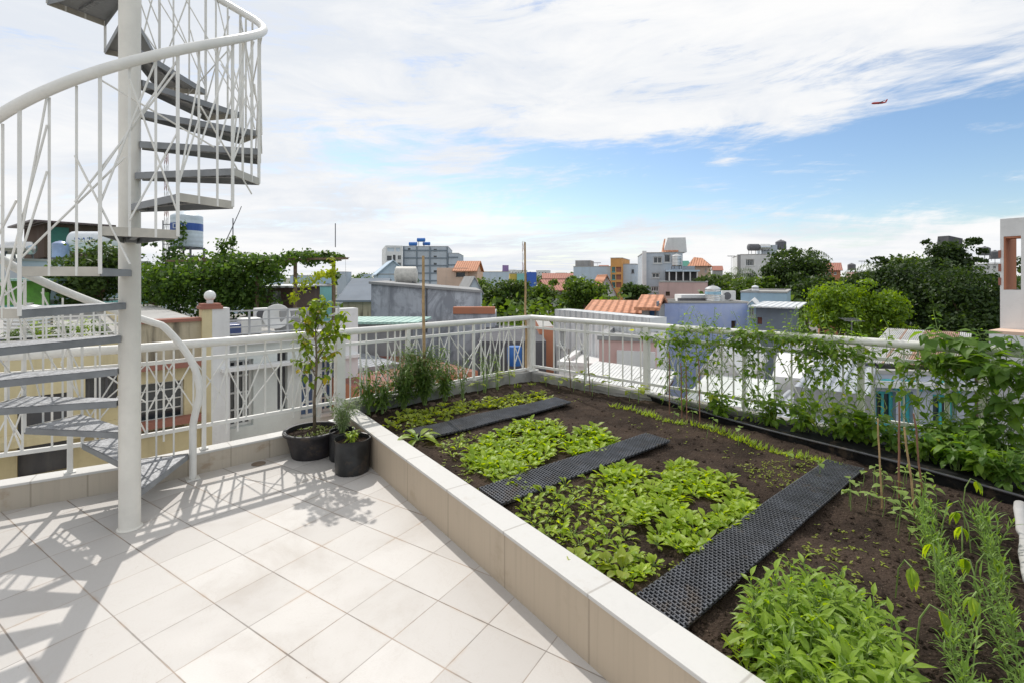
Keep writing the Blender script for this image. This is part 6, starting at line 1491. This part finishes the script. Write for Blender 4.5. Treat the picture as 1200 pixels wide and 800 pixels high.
for i in range(14):
    u0 = -20+i*30; 
    if u0 > 400: break
    Y = random.uniform(60, 130); v = random.uniform(320, 326); wl = random.choice(['white', 'skyblue', 'greyblue', 'pale_green']); wd = random.uniform(14, 26)
    h = House('distant_house', 'plain far %s house low on the left skyline' % {'white':'white','skyblue':'pale blue','greyblue':'grey blue','pale_green':'pale green'}[wl], u0, u0+wd, Y, zat(v, Y), 10, C[wl], rot=random.uniform(-15, 15), parapet=.3, group='far rooftops on the left skyline'); h.grid(u0+2, u0+wd-2, 3, [(v+2, v+3.5)], .5, fw=.1); h.build()
mb_blobs = []
rg = random.Random(5)
for i in range(130):
    u = rg.uniform(380, 1190) if i < 60 else rg.choice((rg.uniform(-900, 380), rg.uniform(1190, 1900))); Y = rg.uniform(90, 260); p = P(u, 327, Y); mb_blobs.append(((p.x, p.y, p.z), (rg.uniform(4, 9)*Y/150, 3, 1.6*Y/150)))
o = leafcloud('far_treeline', TD, None, mb_blobs, 30000, 1.0, 77, nclump=16); tag(o, 'far mass of trees along the skyline between the rooftops', 'trees', kind='stuff')
mb_blobs = []
for i in range(90):
    u = rg.uniform(300, 1170); Y = rg.uniform(26, 80); p = P(u, 352+rg.uniform(-6, 20), Y); mb_blobs.append(((p.x, p.y, min(p.z, -1.)), (2.2, 2.2, 1.3)))
o = leafcloud('garden_greenery', TM, None, mb_blobs, 16000, .45, 78, nclump=16); tag(o, 'loose greenery filling the gaps between the roofs below', 'greenery', kind='stuff')
antenna(613, 283, 330, 100, 'tall thin red and white mast behind the corner bamboo pole', False, .25, (FRW, C['red']), lat=2.)
for u, v, Y, lab in ((405,262+40,60,'thin aerial left of the tall block'),(1000,395,13,''),): 
    if lab: antenna(u, v, v+22, Y, lab)
antenna(998, 374, 402, 12, 'television aerial on a pole in front of the sunny tree', True)
antenna(700, 308, 318, 62, 'small aerial on the pale blue block', True); antenna(1010, 306, 320, 70, 'aerial above the trees right of centre', True); antenna(857, 300, 322, 60, 'aerial left of the white multi-storey house', True)
# a low block of roofs filling the ground behind the lane on the left and right
for lab, u0, u1, Y, v, rt, wl, rm in (('flat grey roof left of the weathered wall, beyond the thick railing post', 412, 470, 10.2, 432, 40, 'grey', GRIB), ('reddish low roof seen through the railing behind the shrubs', 420, 560, 8.8, 455, 40, 'terra', plain('rust_red_roof', (.26,.10,.07), .8, .25, 3)), ('dark workshop with a blue barrel at the railing corner', 560, 640, 12.5, 400, 0, 'darkgrey', C['darkgrey'])):
    House('low_roof_house', lab, u0, u1, Y, zat(v, Y), 4, C[wl], rot=rt, parapet=0, roofmat=rm).build()
q = P(603, 418, 11.9); a = MB(); a.lathe([(.16,0),(.18,.06),(.18,.42),(.16,.46)], (q.x, q.y, q.z-.2), 18); tag(a.build('barrel', plain('blue_barrel', (.02,.13,.42), .4, .1), off=(q.x, q.y, q.z-.2), smooth='auto'), 'blue plastic barrel beside the corner bamboo pole, beyond the bars', 'barrel')
# airliner
AP = P(1030, 121, 900); ar = root('airplane', 'small airliner with a red tail high in the sky on the right', 'airplane', AP)
REDP = plain('red_plane_paint', (.48,.05,.05), .4); hdg = Vector((-1, .15, -.02)).normalized()
a = MB(); Lp = 25; a.tube([AP+hdg*Lp*t for t in (.5,.46,.36,.1,-.2,-.4,-.5)], [.4,1.3,1.9,2.,1.9,1.,.3], 12); a.build('fuselage', REDP, ar, smooth=True)
a = MB(); lat = Vector((.15, 1, 0)).normalized(); upz = Vector((0,0,1))
for sg in (-1, 1): q0 = AP+hdg*2; q1 = AP-hdg*4+lat*sg*11+upz*1.2; a.add([q0+lat*sg*1.5, q1, q1-hdg*1.5, q0-hdg*4+lat*sg*1.5, q0+lat*sg*1.5-upz*.4, q1-upz*.15, q1-hdg*1.5-upz*.15, q0-hdg*4+lat*sg*1.5-upz*.4], [(0,1,2,3),(7,6,5,4),(0,4,5,1),(1,5,6,2),(2,6,7,3),(3,7,4,0)])
a.build('wings', DSTEEL, ar); a = MB(); q0 = AP-hdg*9.5+upz*1; a.add([q0, q0-hdg*3.5+upz*5, q0-hdg*5.5+upz*5, q0-hdg*3.5, *(p_+lat*.3 for p_ in (q0, q0-hdg*3.5+upz*5, q0-hdg*5.5+upz*5, q0-hdg*3.5))], [(0,1,2,3),(7,6,5,4),(0,4,5,1),(1,5,6,2),(2,6,7,3)]); a.build('tail_fin', REDP, ar)
